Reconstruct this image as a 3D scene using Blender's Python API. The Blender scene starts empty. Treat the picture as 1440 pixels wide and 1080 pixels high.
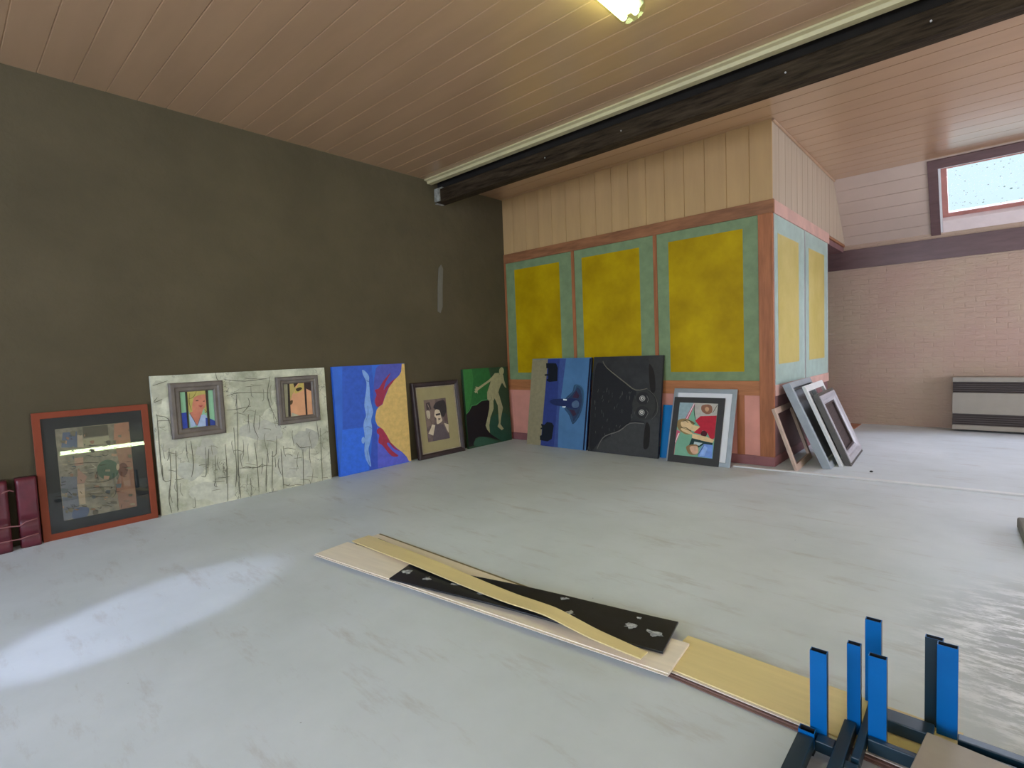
# Gallery hall: pictures leaning on a dark wall and a painted partition (Blender 4.5)
LAMP1, LAMP2, WORLD, EXPO = 36.0, 24.0, 1.16, -0.07
SKY_E, SPOT_E = 42.0, 660.0
DAY = [('daylight_back_left', (-4.2, -1.2, .9, 2.9), -3.86, 1, 320, (.62, .75, 1.0)),
       ('daylight_back_right', (.2, 3.4, .3, 2.9), -3.86, 1, 150, (.90, .93, 1.0)),
       ('daylight_side', (4.9, 9.0, .15, 2.6), 4.26, 0, 225, (.86, .86, 1.0)),
       ('daylight_side_near', (-2.6, .6, .9, 2.7), 4.26, 0, 45, (.86, .92, 1.0))]
SF1 = (.125, .652, .44, .497)
SF2 = (1.065, .657, .445, .488)
ART = {'cat': [('p', (46, 45, 43), [(0.81, 0.983), (0.999, 0.995), (1.0, 0.735), (0.972, 0.53), (0.924, 0.601), (0.834, 0.671)]), ('s', (50, 50, 50), [(0.177, 0.013), (0.203, 0.104), (0.464, 0.231), (0.626, 0.316), (0.802, 0.326), (0.969, 0.387), (1.0, 0.031)]), ('s', (26, 26, 28), [(0.024, 0.779), (0.12, 0.936), (0.504, 0.718), (0.66, 0.646), (0.627, 0.497), (0.609, 0.347), (0.463, 0.253), (0.186, 0.114), (0.024, 0.045)]), ('s', (44, 43, 41), [(0.966, 0.515), (0.954, 0.452), (0.911, 0.4), (0.845, 0.368), (0.768, 0.364), (0.695, 0.389), (0.642, 0.438), (0.619, 0.502), (0.632, 0.567), (0.678, 0.62), (0.746, 0.65), (0.823, 0.651), (0.894, 0.625), (0.945, 0.576)]), ('s', (34, 33, 33), [(0.848, 0.578), (0.842, 0.551), (0.819, 0.528), (0.786, 0.515), (0.747, 0.513), (0.711, 0.524), (0.684, 0.545), (0.674, 0.573), (0.68, 0.6), (0.703, 0.623), (0.737, 0.636), (0.776, 0.637), (0.812, 0.626), (0.837, 0.604)]), ('s', (34, 33, 33), [(0.854, 0.443), (0.847, 0.417), (0.824, 0.395), (0.789, 0.381), (0.749, 0.379), (0.712, 0.389), (0.685, 0.409), (0.674, 0.435), (0.681, 0.462), (0.704, 0.484), (0.74, 0.497), (0.78, 0.499), (0.817, 0.489), (0.843, 0.469)]), ('s', (24, 20, 16), [(0.816, 0.91), (0.892, 0.837), (0.921, 0.652), (0.856, 0.661)]), ('s', (22, 18, 14), [(0.817, 0.327), (0.876, 0.299), (0.876, 0.112), (0.805, 0.096)]), ('l', (54, 54, 56), [(0.193, 0.638), (0.189, 0.618)]), ('l', (54, 54, 56), [(0.076, 0.4), (0.083, 0.358)]), ('l', (54, 54, 56), [(0.202, 0.412), (0.209, 0.368)]), ('l', (62, 60, 60), [(0.243, 0.203), (0.251, 0.16)]), ('l', (54, 54, 56), [(0.535, 0.6), (0.528, 0.556)]), ('l', (54, 54, 56), [(0.307, 0.258), (0.31, 0.225)]), ('l', (62, 60, 60), [(0.172, 0.444), (0.184, 0.4)]), ('l', (70, 68, 66), [(0.057, 0.535), (0.067, 0.49)]), ('l', (70, 68, 66), [(0.371, 0.482), (0.363, 0.451)]), ('l', (62, 60, 60), [(0.198, 0.556), (0.183, 0.524)]), ('l', (70, 68, 66), [(0.66, 0.441), (0.657, 0.414)]), ('l', (54, 54, 56), [(0.647, 0.602), (0.657, 0.566)]), ('l', (54, 54, 56), [(0.322, 0.599), (0.326, 0.572)]), ('l', (62, 60, 60), [(0.107, 0.658), (0.098, 0.621)]), ('l', (62, 60, 60), [(0.568, 0.636), (0.559, 0.619)]), ('l', (54, 54, 56), [(0.267, 0.65), (0.272, 0.602)]), ('l', (62, 60, 60), [(0.064, 0.537), (0.07, 0.506)]), ('l', (62, 60, 60), [(0.633, 0.389), (0.625, 0.367)]), ('l', (54, 54, 56), [(0.322, 0.623), (0.321, 0.602)]), ('l', (54, 54, 56), [(0.408, 0.51), (0.397, 0.467)]), ('l', (62, 60, 60), [(0.278, 0.543), (0.274, 0.519)]), ('l', (62, 60, 60), [(0.598, 0.641), (0.583, 0.62)]), ('l', (62, 60, 60), [(0.461, 0.62), (0.46, 0.585)]), ('l', (70, 68, 66), [(0.243, 0.674), (0.236, 0.624)]), ('l', (62, 60, 60), [(0.448, 0.594), (0.438, 0.564)]), ('l', (62, 60, 60), [(0.081, 0.468), (0.083, 0.436)]), ('l', (62, 60, 60), [(0.184, 0.593), (0.174, 0.568)]), ('l', (54, 54, 56), [(0.181, 0.571), (0.167, 0.552)]), ('l', (70, 68, 66), [(0.622, 0.416), (0.619, 0.371)]), ('l', (70, 68, 66), [(0.473, 0.295), (0.457, 0.265)]), ('l', (70, 68, 66), [(0.345, 0.216), (0.355, 0.17)]), ('l', (70, 68, 66), [(0.277, 0.353), (0.27, 0.322)]), ('l', (54, 54, 56), [(0.209, 0.274), (0.202, 0.244)]), ('l', (54, 54, 56), [(0.382, 0.255), (0.393, 0.218)]), ('l', (62, 60, 60), [(0.106, 0.217), (0.111, 0.192)]), ('l', (54, 54, 56), [(0.48, 0.461), (0.486, 0.415)]), ('l', (54, 54, 56), [(0.575, 0.64), (0.584, 0.606)]), ('l', (70, 68, 66), [(0.58, 0.597), (0.582, 0.555)]), ('l', (70, 68, 66), [(0.418, 0.295), (0.413, 0.276)]), ('l', (70, 68, 66), [(0.47, 0.639), (0.479, 0.603)]), ('w', (92, 88, 78), [(0.152, 0.952), (0.223, 0.88), (0.503, 0.729), (0.66, 0.655), (0.819, 0.673)]), ('l', (72, 70, 64), [(0.82, 0.665), (0.91, 0.611), (0.965, 0.53), (0.965, 0.438), (0.899, 0.373)]), ('w', (88, 86, 82), [(0.151, 0.033), (0.187, 0.103), (0.263, 0.174), (0.464, 0.237), (0.611, 0.321), (0.802, 0.326)]), ('l', (18, 18, 18), [(0.262, 0.185), (0.463, 0.253), (0.609, 0.337), (0.801, 0.342)]), ('l', (20, 19, 18), [(0.835, 0.65), (0.925, 0.59), (0.95, 0.488), (0.911, 0.404)]),
         ('s', (150, 148, 142), [(0.798, 0.574), (0.795, 0.562), (0.785, 0.552), (0.77, 0.546), (0.752, 0.545), (0.736, 0.55), (0.724, 0.56), (0.719, 0.572), (0.722, 0.584), (0.733, 0.594), (0.748, 0.6), (0.765, 0.601), (0.782, 0.596), (0.793, 0.586)]), ('s', (28, 28, 28), [(0.789, 0.574), (0.787, 0.564), (0.779, 0.556), (0.767, 0.552), (0.754, 0.551), (0.741, 0.555), (0.732, 0.563), (0.728, 0.572), (0.73, 0.582), (0.738, 0.59), (0.75, 0.594), (0.764, 0.595), (0.777, 0.591), (0.786, 0.583)]), ('s', (165, 162, 156), [(0.78, 0.576), (0.779, 0.569), (0.773, 0.563), (0.765, 0.56), (0.755, 0.56), (0.746, 0.562), (0.739, 0.568), (0.737, 0.574), (0.738, 0.581), (0.744, 0.587), (0.753, 0.59), (0.762, 0.591), (0.771, 0.588), (0.778, 0.582)]), ('s', (30, 30, 30), [(0.77, 0.575), (0.768, 0.571), (0.762, 0.569), (0.756, 0.571), (0.753, 0.575), (0.755, 0.579), (0.761, 0.581), (0.767, 0.58)]), ('s', (150, 148, 142), [(0.801, 0.436), (0.798, 0.423), (0.788, 0.413), (0.773, 0.407), (0.755, 0.406), (0.739, 0.411), (0.728, 0.42), (0.723, 0.432), (0.726, 0.445), (0.736, 0.455), (0.751, 0.461), (0.769, 0.462), (0.785, 0.457), (0.796, 0.448)]), ('s', (28, 28, 28), [(0.793, 0.435), (0.79, 0.426), (0.782, 0.418), (0.771, 0.413), (0.757, 0.412), (0.744, 0.416), (0.735, 0.423), (0.731, 0.432), (0.734, 0.442), (0.742, 0.45), (0.754, 0.455), (0.767, 0.455), (0.78, 0.452), (0.789, 0.444)]), ('s', (165, 162, 156), [(0.784, 0.437), (0.782, 0.43), (0.776, 0.424), (0.768, 0.421), (0.758, 0.42), (0.749, 0.423), (0.743, 0.428), (0.74, 0.435), (0.742, 0.442), (0.747, 0.448), (0.756, 0.451), (0.766, 0.451), (0.775, 0.449), (0.781, 0.444)]), ('s', (30, 30, 30), [(0.774, 0.436), (0.771, 0.432), (0.765, 0.43), (0.759, 0.431), (0.756, 0.436), (0.758, 0.44), (0.764, 0.442), (0.771, 0.441)]), ('l', (90, 88, 84), [(0.817, 0.603), (0.842, 0.567), (0.83, 0.536)]), ('l', (90, 88, 84), [(0.821, 0.462), (0.849, 0.432), (0.813, 0.379)])],
 'clip': [('p', (118, 110, 86), [(0.0, 0.996), (0.281, 0.994), (0.252, 0.0), (0.0, 0.0)]), ('p', (38, 50, 104), [(0.281, 0.994), (0.559, 0.996), (0.541, 0.849), (0.5, 0.599), (0.489, 0.397), (0.5, 0.0), (0.252, 0.0)]), ('p', (50, 66, 116), [(0.483, 0.993), (0.593, 0.995), (0.533, 0.377), (0.55, 0.002), (0.483, 0.0), (0.492, 0.599)]), ('p', (14, 18, 26), [(0.304, 0.947), (0.428, 0.943), (0.465, 0.889), (0.468, 0.74), (0.33, 0.73), (0.284, 0.743), (0.282, 0.761), (0.308, 0.767), (0.304, 0.801), (0.242, 0.801), (0.24, 0.818), (0.301, 0.822), (0.294, 0.889), (0.261, 0.889), (0.254, 0.947)]), ('p', (14, 20, 28), [(0.34, 0.273), (0.427, 0.267), (0.46, 0.235), (0.44, 0.086), (0.367, 0.053), (0.235, 0.061), (0.229, 0.11), (0.263, 0.118), (0.264, 0.185), (0.234, 0.183), (0.232, 0.2), (0.261, 0.207), (0.241, 0.228), (0.238, 0.249), (0.292, 0.237)]), ('s', (40, 66, 92), [(0.624, 0.547), (0.731, 0.627), (0.756, 0.7), (0.854, 0.696), (0.915, 0.632), (0.921, 0.524), (0.898, 0.426), (0.856, 0.343), (0.775, 0.27), (0.747, 0.311), (0.69, 0.384), (0.618, 0.441)]), ('s', (34, 48, 74), [(0.648, 0.55), (0.763, 0.628), (0.808, 0.673), (0.868, 0.63), (0.894, 0.523), (0.872, 0.425), (0.837, 0.369), (0.78, 0.302), (0.759, 0.344), (0.704, 0.407), (0.651, 0.448)]), ('s', (26, 36, 74), [(0.365, 0.505), (0.422, 0.535), (0.64, 0.547), (0.755, 0.549), (0.845, 0.532), (0.865, 0.489), (0.83, 0.442), (0.75, 0.439), (0.65, 0.454), (0.447, 0.468)]), ('s', (66, 84, 108), [(0.743, 0.507), (0.805, 0.531), (0.847, 0.51), (0.844, 0.461), (0.781, 0.448), (0.739, 0.468)]), ('p', (48, 30, 50), [(0.795, 0.64), (0.848, 0.586), (0.835, 0.553), (0.738, 0.561)]), ('p', (48, 30, 50), [(0.702, 0.428), (0.784, 0.421), (0.82, 0.379), (0.774, 0.356)]), ('l', (60, 96, 120), [(0.657, 0.548), (0.763, 0.633), (0.789, 0.695), (0.854, 0.69), (0.911, 0.632), (0.918, 0.523)]), ('l', (24, 40, 58), [(0.619, 0.434), (0.709, 0.363), (0.774, 0.278), (0.855, 0.347), (0.898, 0.426)]), ('p', (190, 195, 200), [(0.587, 0.543), (0.649, 0.541), (0.651, 0.525), (0.593, 0.526)]), ('p', (190, 195, 200), [(0.583, 0.459), (0.641, 0.461), (0.634, 0.445), (0.585, 0.446)]), ('p', (12, 16, 40), [(0.973, 0.989), (1.0, 0.992), (0.978, 0.001), (0.956, 0.006)])],
 'collage': [('p', (78, 82, 84), [(0.011, 0.482), (0.215, 0.457), (0.208, 0.138), (0.108, 0.01), (0.0, 0.0)]), ('p', (64, 74, 88), [(0.094, 0.955), (0.279, 0.952), (0.26, 0.777), (0.057, 0.794)]), ('p', (60, 58, 44), [(0.354, 0.994), (0.695, 0.991), (0.697, 0.874), (0.356, 0.873)]), ('p', (112, 110, 86), [(0.336, 0.86), (0.696, 0.866), (0.702, 0.78), (0.344, 0.784)]), ('p', (118, 86, 64), [(0.788, 0.992), (1.0, 1.0), (0.998, 0.736), (0.754, 0.76)]), ('p', (106, 80, 62), [(0.771, 0.743), (1.0, 0.728), (1.0, 0.0), (0.754, 0.0), (0.72, 0.271), (0.82, 0.442)]), ('s', (58, 74, 56), [(0.795, 0.461), (0.772, 0.413), (0.723, 0.379), (0.658, 0.366), (0.591, 0.374), (0.534, 0.403), (0.498, 0.447), (0.49, 0.497), (0.511, 0.544), (0.558, 0.578), (0.622, 0.593), (0.69, 0.585), (0.749, 0.556), (0.786, 0.512)]), ('s', (76, 52, 38), [(0.921, 0.445), (0.909, 0.412), (0.885, 0.387), (0.854, 0.375), (0.823, 0.379), (0.797, 0.398), (0.782, 0.427), (0.78, 0.462), (0.792, 0.496), (0.815, 0.521), (0.846, 0.533), (0.877, 0.53), (0.904, 0.511), (0.919, 0.481)]), ('s', (128, 116, 92), [(0.803, 0.491), (0.798, 0.474), (0.79, 0.462), (0.78, 0.456), (0.77, 0.457), (0.763, 0.465), (0.758, 0.479), (0.759, 0.496), (0.763, 0.512), (0.771, 0.524), (0.781, 0.531), (0.791, 0.53), (0.799, 0.521), (0.803, 0.507)]), ('p', (122, 112, 92), [(0.274, 0.91), (0.342, 0.904), (0.345, 0.769), (0.265, 0.776)]), ('p', (126, 114, 92), [(0.207, 0.37), (0.305, 0.364), (0.296, 0.141), (0.217, 0.148)]), ('p', (118, 96, 78), [(0.208, 0.663), (0.327, 0.658), (0.316, 0.577), (0.205, 0.575)]), ('p', (112, 90, 74), [(0.235, 0.542), (0.35, 0.44), (0.306, 0.371), (0.213, 0.376)]), ('s', (56, 66, 82), [(0.117, 0.08), (0.205, 0.116), (0.329, 0.09), (0.29, 0.0), (0.123, 0.001)]), ('p', (66, 72, 70), [(0.59, 0.255), (0.647, 0.242), (0.633, 0.206), (0.571, 0.225)]), ('p', (84, 82, 66), [(0.322, 0.179), (0.356, 0.174), (0.349, 0.164), (0.326, 0.169)]), ('p', (84, 82, 66), [(0.825, 0.857), (0.873, 0.858), (0.87, 0.827), (0.828, 0.837)]), ('p', (66, 72, 70), [(0.183, 0.694), (0.211, 0.683), (0.203, 0.652), (0.189, 0.659)]), ('s', (110, 104, 84), [(0.048, 0.618), (0.109, 0.611), (0.105, 0.595), (0.051, 0.606)]), ('p', (72, 70, 58), [(0.359, 0.682), (0.427, 0.672), (0.414, 0.662), (0.379, 0.665)]), ('s', (96, 92, 74), [(0.0, 0.298), (0.032, 0.296), (0.031, 0.265), (0.0, 0.27)]), ('s', (118, 98, 78), [(0.875, 0.028), (0.909, 0.026), (0.907, 0.001), (0.875, 0.005)]), ('s', (118, 98, 78), [(0.0, 0.16), (0.015, 0.159), (0.014, 0.138), (0.0, 0.144)]), ('s', (66, 72, 70), [(0.351, 0.801), (0.366, 0.801), (0.361, 0.787), (0.351, 0.789)]), ('s', (72, 70, 58), [(0.42, 0.739), (0.479, 0.726), (0.474, 0.695), (0.435, 0.705)]), ('s', (104, 84, 66), [(0.142, 0.107), (0.197, 0.098), (0.188, 0.087), (0.16, 0.094)]), ('s', (72, 70, 58), [(0.387, 0.052), (0.449, 0.045), (0.435, 0.001), (0.381, 0.007)]), ('s', (72, 70, 58), [(0.074, 0.256), (0.125, 0.249), (0.121, 0.236), (0.083, 0.243)]), ('s', (96, 92, 74), [(0.035, 0.285), (0.071, 0.278), (0.064, 0.253), (0.037, 0.257)]), ('p', (118, 98, 78), [(0.709, 0.657), (0.788, 0.645), (0.775, 0.617), (0.706, 0.63)]), ('s', (110, 104, 84), [(0.465, 0.334), (0.504, 0.326), (0.504, 0.311), (0.471, 0.314)]), ('s', (104, 84, 66), [(0.968, 0.415), (1.0, 0.409), (1.0, 0.395), (0.967, 0.401)]), ('s', (72, 70, 58), [(0.141, 0.283), (0.187, 0.273), (0.183, 0.246), (0.145, 0.26)]), ('p', (66, 72, 70), [(0.169, 0.581), (0.219, 0.578), (0.214, 0.56), (0.164, 0.57)]), ('s', (96, 92, 74), [(0.154, 0.693), (0.179, 0.691), (0.177, 0.677), (0.157, 0.682)]), ('p', (72, 70, 58), [(0.98, 0.913), (1.0, 0.909), (1.0, 0.89), (0.98, 0.897)]), ('p', (110, 104, 84), [(0.284, 0.503), (0.36, 0.491), (0.357, 0.476), (0.288, 0.489)]), ('p', (118, 98, 78), [(0.572, 0.421), (0.653, 0.404), (0.632, 0.369), (0.567, 0.381)]), ('s', (72, 70, 58), [(0.65, 0.807), (0.709, 0.806), (0.696, 0.76), (0.663, 0.77)]), ('s', (110, 104, 84), [(0.902, 0.05), (0.964, 0.044), (0.966, 0.022), (0.906, 0.03)]),
             ('s', (84, 82, 66), [(0.187, 0.956), (0.253, 0.957), (0.242, 0.908), (0.197, 0.915)]), ('p', (104, 84, 66), [(0.243, 0.542), (0.257, 0.543), (0.253, 0.516), (0.243, 0.519)]), ('s', (84, 82, 66), [(0.803, 0.096), (0.885, 0.083), (0.883, 0.075), (0.823, 0.087)]), ('s', (96, 92, 74), [(0.321, 0.346), (0.384, 0.337), (0.371, 0.327), (0.329, 0.335)]), ('s', (66, 72, 70), [(0.389, 0.223), (0.432, 0.213), (0.426, 0.185), (0.386, 0.192)]), ('s', (96, 92, 74), [(0.907, 0.473), (0.973, 0.464), (0.966, 0.446), (0.904, 0.458)]), ('p', (72, 70, 58), [(0.622, 0.116), (0.714, 0.105), (0.714, 0.074), (0.648, 0.085)]), ('s', (66, 72, 70), [(0.0, 0.354), (0.081, 0.337), (0.067, 0.301), (0.016, 0.305)]), ('p', (84, 82, 66), [(0.755, 0.803), (0.788, 0.802), (0.777, 0.757), (0.754, 0.772)]), ('p', (118, 98, 78), [(0.126, 0.641), (0.141, 0.638), (0.138, 0.63), (0.124, 0.633)]), ('p', (96, 92, 74), [(0.597, 0.486), (0.667, 0.481), (0.663, 0.456), (0.595, 0.463)]), ('s', (110, 104, 84), [(0.528, 0.374), (0.56, 0.374), (0.551, 0.343), (0.526, 0.346)]), ('p', (66, 72, 70), [(0.145, 0.342), (0.207, 0.335), (0.204, 0.323), (0.152, 0.33)]), ('s', (66, 72, 70), [(0.479, 0.653), (0.557, 0.646), (0.562, 0.636), (0.502, 0.644)]), ('s', (84, 82, 66), [(0.064, 0.126), (0.12, 0.122), (0.109, 0.083), (0.07, 0.095)]), ('s', (104, 84, 66), [(0.432, 0.831), (0.488, 0.828), (0.471, 0.795), (0.437, 0.805)]), ('p', (84, 82, 66), [(0.228, 0.916), (0.244, 0.912), (0.242, 0.901), (0.227, 0.904)]), ('p', (72, 70, 58), [(0.234, 0.133), (0.313, 0.12), (0.298, 0.104), (0.258, 0.11)]), ('s', (104, 84, 66), [(0.453, 0.446), (0.474, 0.451), (0.469, 0.406), (0.448, 0.409)]), ('p', (104, 84, 66), [(0.358, 0.909), (0.376, 0.906), (0.371, 0.883), (0.36, 0.884)]), ('s', (96, 92, 74), [(0.198, 0.794), (0.211, 0.791), (0.209, 0.777), (0.194, 0.781)]), ('p', (84, 82, 66), [(0.027, 0.114), (0.06, 0.107), (0.053, 0.075), (0.028, 0.09)]), ('s', (118, 98, 78), [(0.043, 0.298), (0.074, 0.293), (0.068, 0.286), (0.044, 0.291)]), ('p', (104, 84, 66), [(0.427, 0.331), (0.492, 0.319), (0.485, 0.297), (0.442, 0.302)]), ('p', (84, 82, 66), [(0.989, 0.724), (1.0, 0.719), (1.0, 0.684), (1.0, 0.687)]), ('s', (118, 98, 78), [(0.542, 0.157), (0.57, 0.152), (0.566, 0.145), (0.545, 0.148)]), ('p', (84, 82, 66), [(0.936, 0.62), (0.989, 0.615), (0.985, 0.574), (0.938, 0.585)]), ('s', (104, 84, 66), [(0.137, 0.499), (0.171, 0.493), (0.162, 0.463), (0.13, 0.474)]), ('s', (96, 92, 74), [(0.664, 0.194), (0.729, 0.187), (0.725, 0.144), (0.644, 0.164)]), ('p', (66, 72, 70), [(1.0, 0.784), (1.0, 0.781), (1.0, 0.769), (1.0, 0.772)]), ('s', (66, 72, 70), [(0.178, 0.918), (0.204, 0.919), (0.202, 0.899), (0.181, 0.906)]), ('p', (118, 98, 78), [(0.094, 0.868), (0.133, 0.865), (0.124, 0.826), (0.095, 0.84)]), ('p', (118, 98, 78), [(0.535, 0.185), (0.593, 0.178), (0.593, 0.165), (0.535, 0.175)]), ('s', (84, 82, 66), [(0.326, 0.558), (0.359, 0.553), (0.351, 0.526), (0.33, 0.531)]), ('p', (84, 82, 66), [(0.04, 0.875), (0.117, 0.868), (0.109, 0.837), (0.065, 0.845)]), ('p', (110, 104, 84), [(0.236, 0.721), (0.263, 0.715), (0.261, 0.69), (0.238, 0.691)]), ('s', (84, 82, 66), [(0.067, 0.545), (0.103, 0.543), (0.098, 0.529), (0.074, 0.534)]), ('p', (72, 70, 58), [(0.889, 0.162), (0.949, 0.154), (0.931, 0.129), (0.885, 0.138)]), ('s', (110, 104, 84), [(0.195, 0.625), (0.228, 0.621), (0.227, 0.613), (0.197, 0.616)]), ('s', (84, 82, 66), [(0.51, 0.091), (0.563, 0.082), (0.562, 0.073), (0.517, 0.082)]), ('s', (104, 84, 66), [(0.125, 0.904), (0.162, 0.895), (0.155, 0.872), (0.132, 0.882)]), ('p', (66, 72, 70), [(0.723, 0.303), (0.804, 0.299), (0.784, 0.253), (0.72, 0.261)]), ('p', (104, 84, 66), [(0.366, 0.082), (0.412, 0.074), (0.405, 0.055), (0.351, 0.064)]), ('s', (84, 82, 66), [(0.512, 0.29), (0.554, 0.288), (0.547, 0.244), (0.52, 0.257)]), ('l', (50, 46, 38), [(0.571, 0.228), (0.593, 0.217), (0.625, 0.206)]), ('l', (50, 46, 38), [(0.532, 0.552), (0.54, 0.544), (0.613, 0.544)]),
             ('l', (60, 58, 46), [(0.263, 0.411), (0.258, 0.419), (0.271, 0.399)]), ('l', (50, 46, 38), [(0.616, 0.744), (0.619, 0.75), (0.687, 0.738)]), ('l', (50, 46, 38), [(0.044, 0.146), (0.073, 0.123), (0.067, 0.12)]), ('l', (50, 46, 38), [(0.563, 0.088), (0.599, 0.073), (0.63, 0.055)]), ('l', (50, 46, 38), [(0.009, 0.387), (0.0, 0.393), (0.059, 0.39)]), ('l', (50, 46, 38), [(0.695, 0.237), (0.72, 0.215), (0.78, 0.212)]), ('l', (50, 46, 38), [(0.989, 0.784), (1.0, 0.784), (1.0, 0.788)]), ('l', (50, 46, 38), [(0.793, 0.0), (0.787, 0.0), (0.838, 0.005)]), ('l', (50, 46, 38), [(0.885, 0.006), (0.91, 0.0), (0.97, 0.0)]), ('l', (44, 44, 42), [(0.061, 0.306), (0.086, 0.31), (0.123, 0.268)]), ('l', (60, 58, 46), [(0.759, 0.72), (0.765, 0.72), (0.802, 0.699)]), ('l', (60, 58, 46), [(0.747, 0.375), (0.751, 0.354), (0.752, 0.37)]), ('l', (60, 58, 46), [(0.167, 0.098), (0.19, 0.101), (0.191, 0.105)]), ('l', (44, 44, 42), [(0.399, 0.063), (0.431, 0.041), (0.42, 0.054)]), ('l', (50, 46, 38), [(0.184, 0.874), (0.189, 0.882), (0.204, 0.867)]), ('l', (50, 46, 38), [(0.366, 0.475), (0.408, 0.473), (0.437, 0.48)]), ('l', (44, 44, 42), [(0.441, 0.081), (0.48, 0.063), (0.487, 0.086)]), ('l', (60, 58, 46), [(0.345, 0.249), (0.377, 0.226), (0.4, 0.229)]), ('l', (60, 58, 46), [(0.596, 0.718), (0.626, 0.711), (0.671, 0.687)]), ('l', (50, 46, 38), [(0.899, 0.537), (0.94, 0.537), (0.972, 0.524)]), ('l', (50, 46, 38), [(0.872, 0.0), (0.88, 0.0), (0.885, 0.0)]), ('l', (50, 46, 38), [(0.013, 0.419), (0.041, 0.422), (0.07, 0.425)]), ('l', (44, 44, 42), [(0.435, 0.793), (0.416, 0.779), (0.517, 0.773)]), ('l', (60, 58, 46), [(0.173, 0.742), (0.212, 0.746), (0.188, 0.736)]), ('l', (60, 58, 46), [(0.234, 0.286), (0.237, 0.288), (0.255, 0.259)]), ('l', (60, 58, 46), [(0.852, 0.378), (0.839, 0.369), (0.886, 0.372)]), ('l', (50, 46, 38), [(0.447, 0.408), (0.489, 0.407), (0.45, 0.422)]), ('l', (44, 44, 42), [(0.401, 0.718), (0.428, 0.724), (0.468, 0.707)]), ('l', (60, 58, 46), [(0.468, 0.379), (0.454, 0.375), (0.471, 0.377)]), ('l', (60, 58, 46), [(0.39, 0.912), (0.4, 0.917), (0.397, 0.885)]), ('l', (44, 44, 42), [(0.571, 0.666), (0.608, 0.642), (0.659, 0.658)]), ('l', (50, 46, 38), [(0.126, 0.15), (0.147, 0.154), (0.141, 0.136)]), ('l', (44, 44, 42), [(0.11, 0.509), (0.114, 0.506), (0.149, 0.516)]), ('l', (44, 44, 42), [(0.022, 0.476), (0.032, 0.482), (0.029, 0.475)]), ('l', (60, 58, 46), [(0.102, 0.124), (0.131, 0.114), (0.115, 0.131)]), ('l', (60, 58, 46), [(0.302, 0.916), (0.307, 0.906), (0.323, 0.917)]), ('l', (50, 46, 38), [(0.852, 0.487), (0.871, 0.476), (0.936, 0.476)]), ('l', (44, 44, 42), [(0.138, 0.555), (0.169, 0.546), (0.212, 0.56)]), ('l', (44, 44, 42), [(0.61, 0.805), (0.625, 0.8), (0.661, 0.791)]), ('l', (44, 44, 42), [(0.639, 0.272), (0.665, 0.275), (0.644, 0.266)]), ('l', (44, 44, 42), [(0.571, 0.117), (0.602, 0.093), (0.631, 0.11)]), ('l', (60, 58, 46), [(0.412, 0.656), (0.414, 0.665), (0.477, 0.641)]), ('l', (50, 46, 38), [(0.874, 0.459), (0.895, 0.437), (0.901, 0.443)]), ('l', (50, 46, 38), [(0.132, 0.598), (0.336, 0.597), (0.51, 0.578)]), ('l', (48, 46, 40), [(0.325, 0.384), (0.55, 0.354), (0.699, 0.38)]), ('l', (48, 46, 40), [(0.332, 0.309), (0.472, 0.305), (0.702, 0.273)]), ('l', (48, 46, 40), [(0.325, 0.251), (0.531, 0.222)]), ('l', (48, 46, 40), [(0.338, 0.22), (0.561, 0.18)]), ('l', (48, 46, 40), [(0.72, 0.271), (0.7, 0.198), (0.649, 0.16)]), ('l', (48, 46, 40), [(0.111, 0.167), (0.124, 0.136), (0.293, 0.139)]), ('l', (48, 46, 40), [(0.453, 0.427), (0.479, 0.483), (0.482, 0.378)]), ('l', (48, 46, 40), [(0.757, 0.023), (0.773, 0.066)]), ('l', (130, 128, 110), [(0.419, 0.565), (0.467, 0.53), (0.379, 0.525)])],
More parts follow.
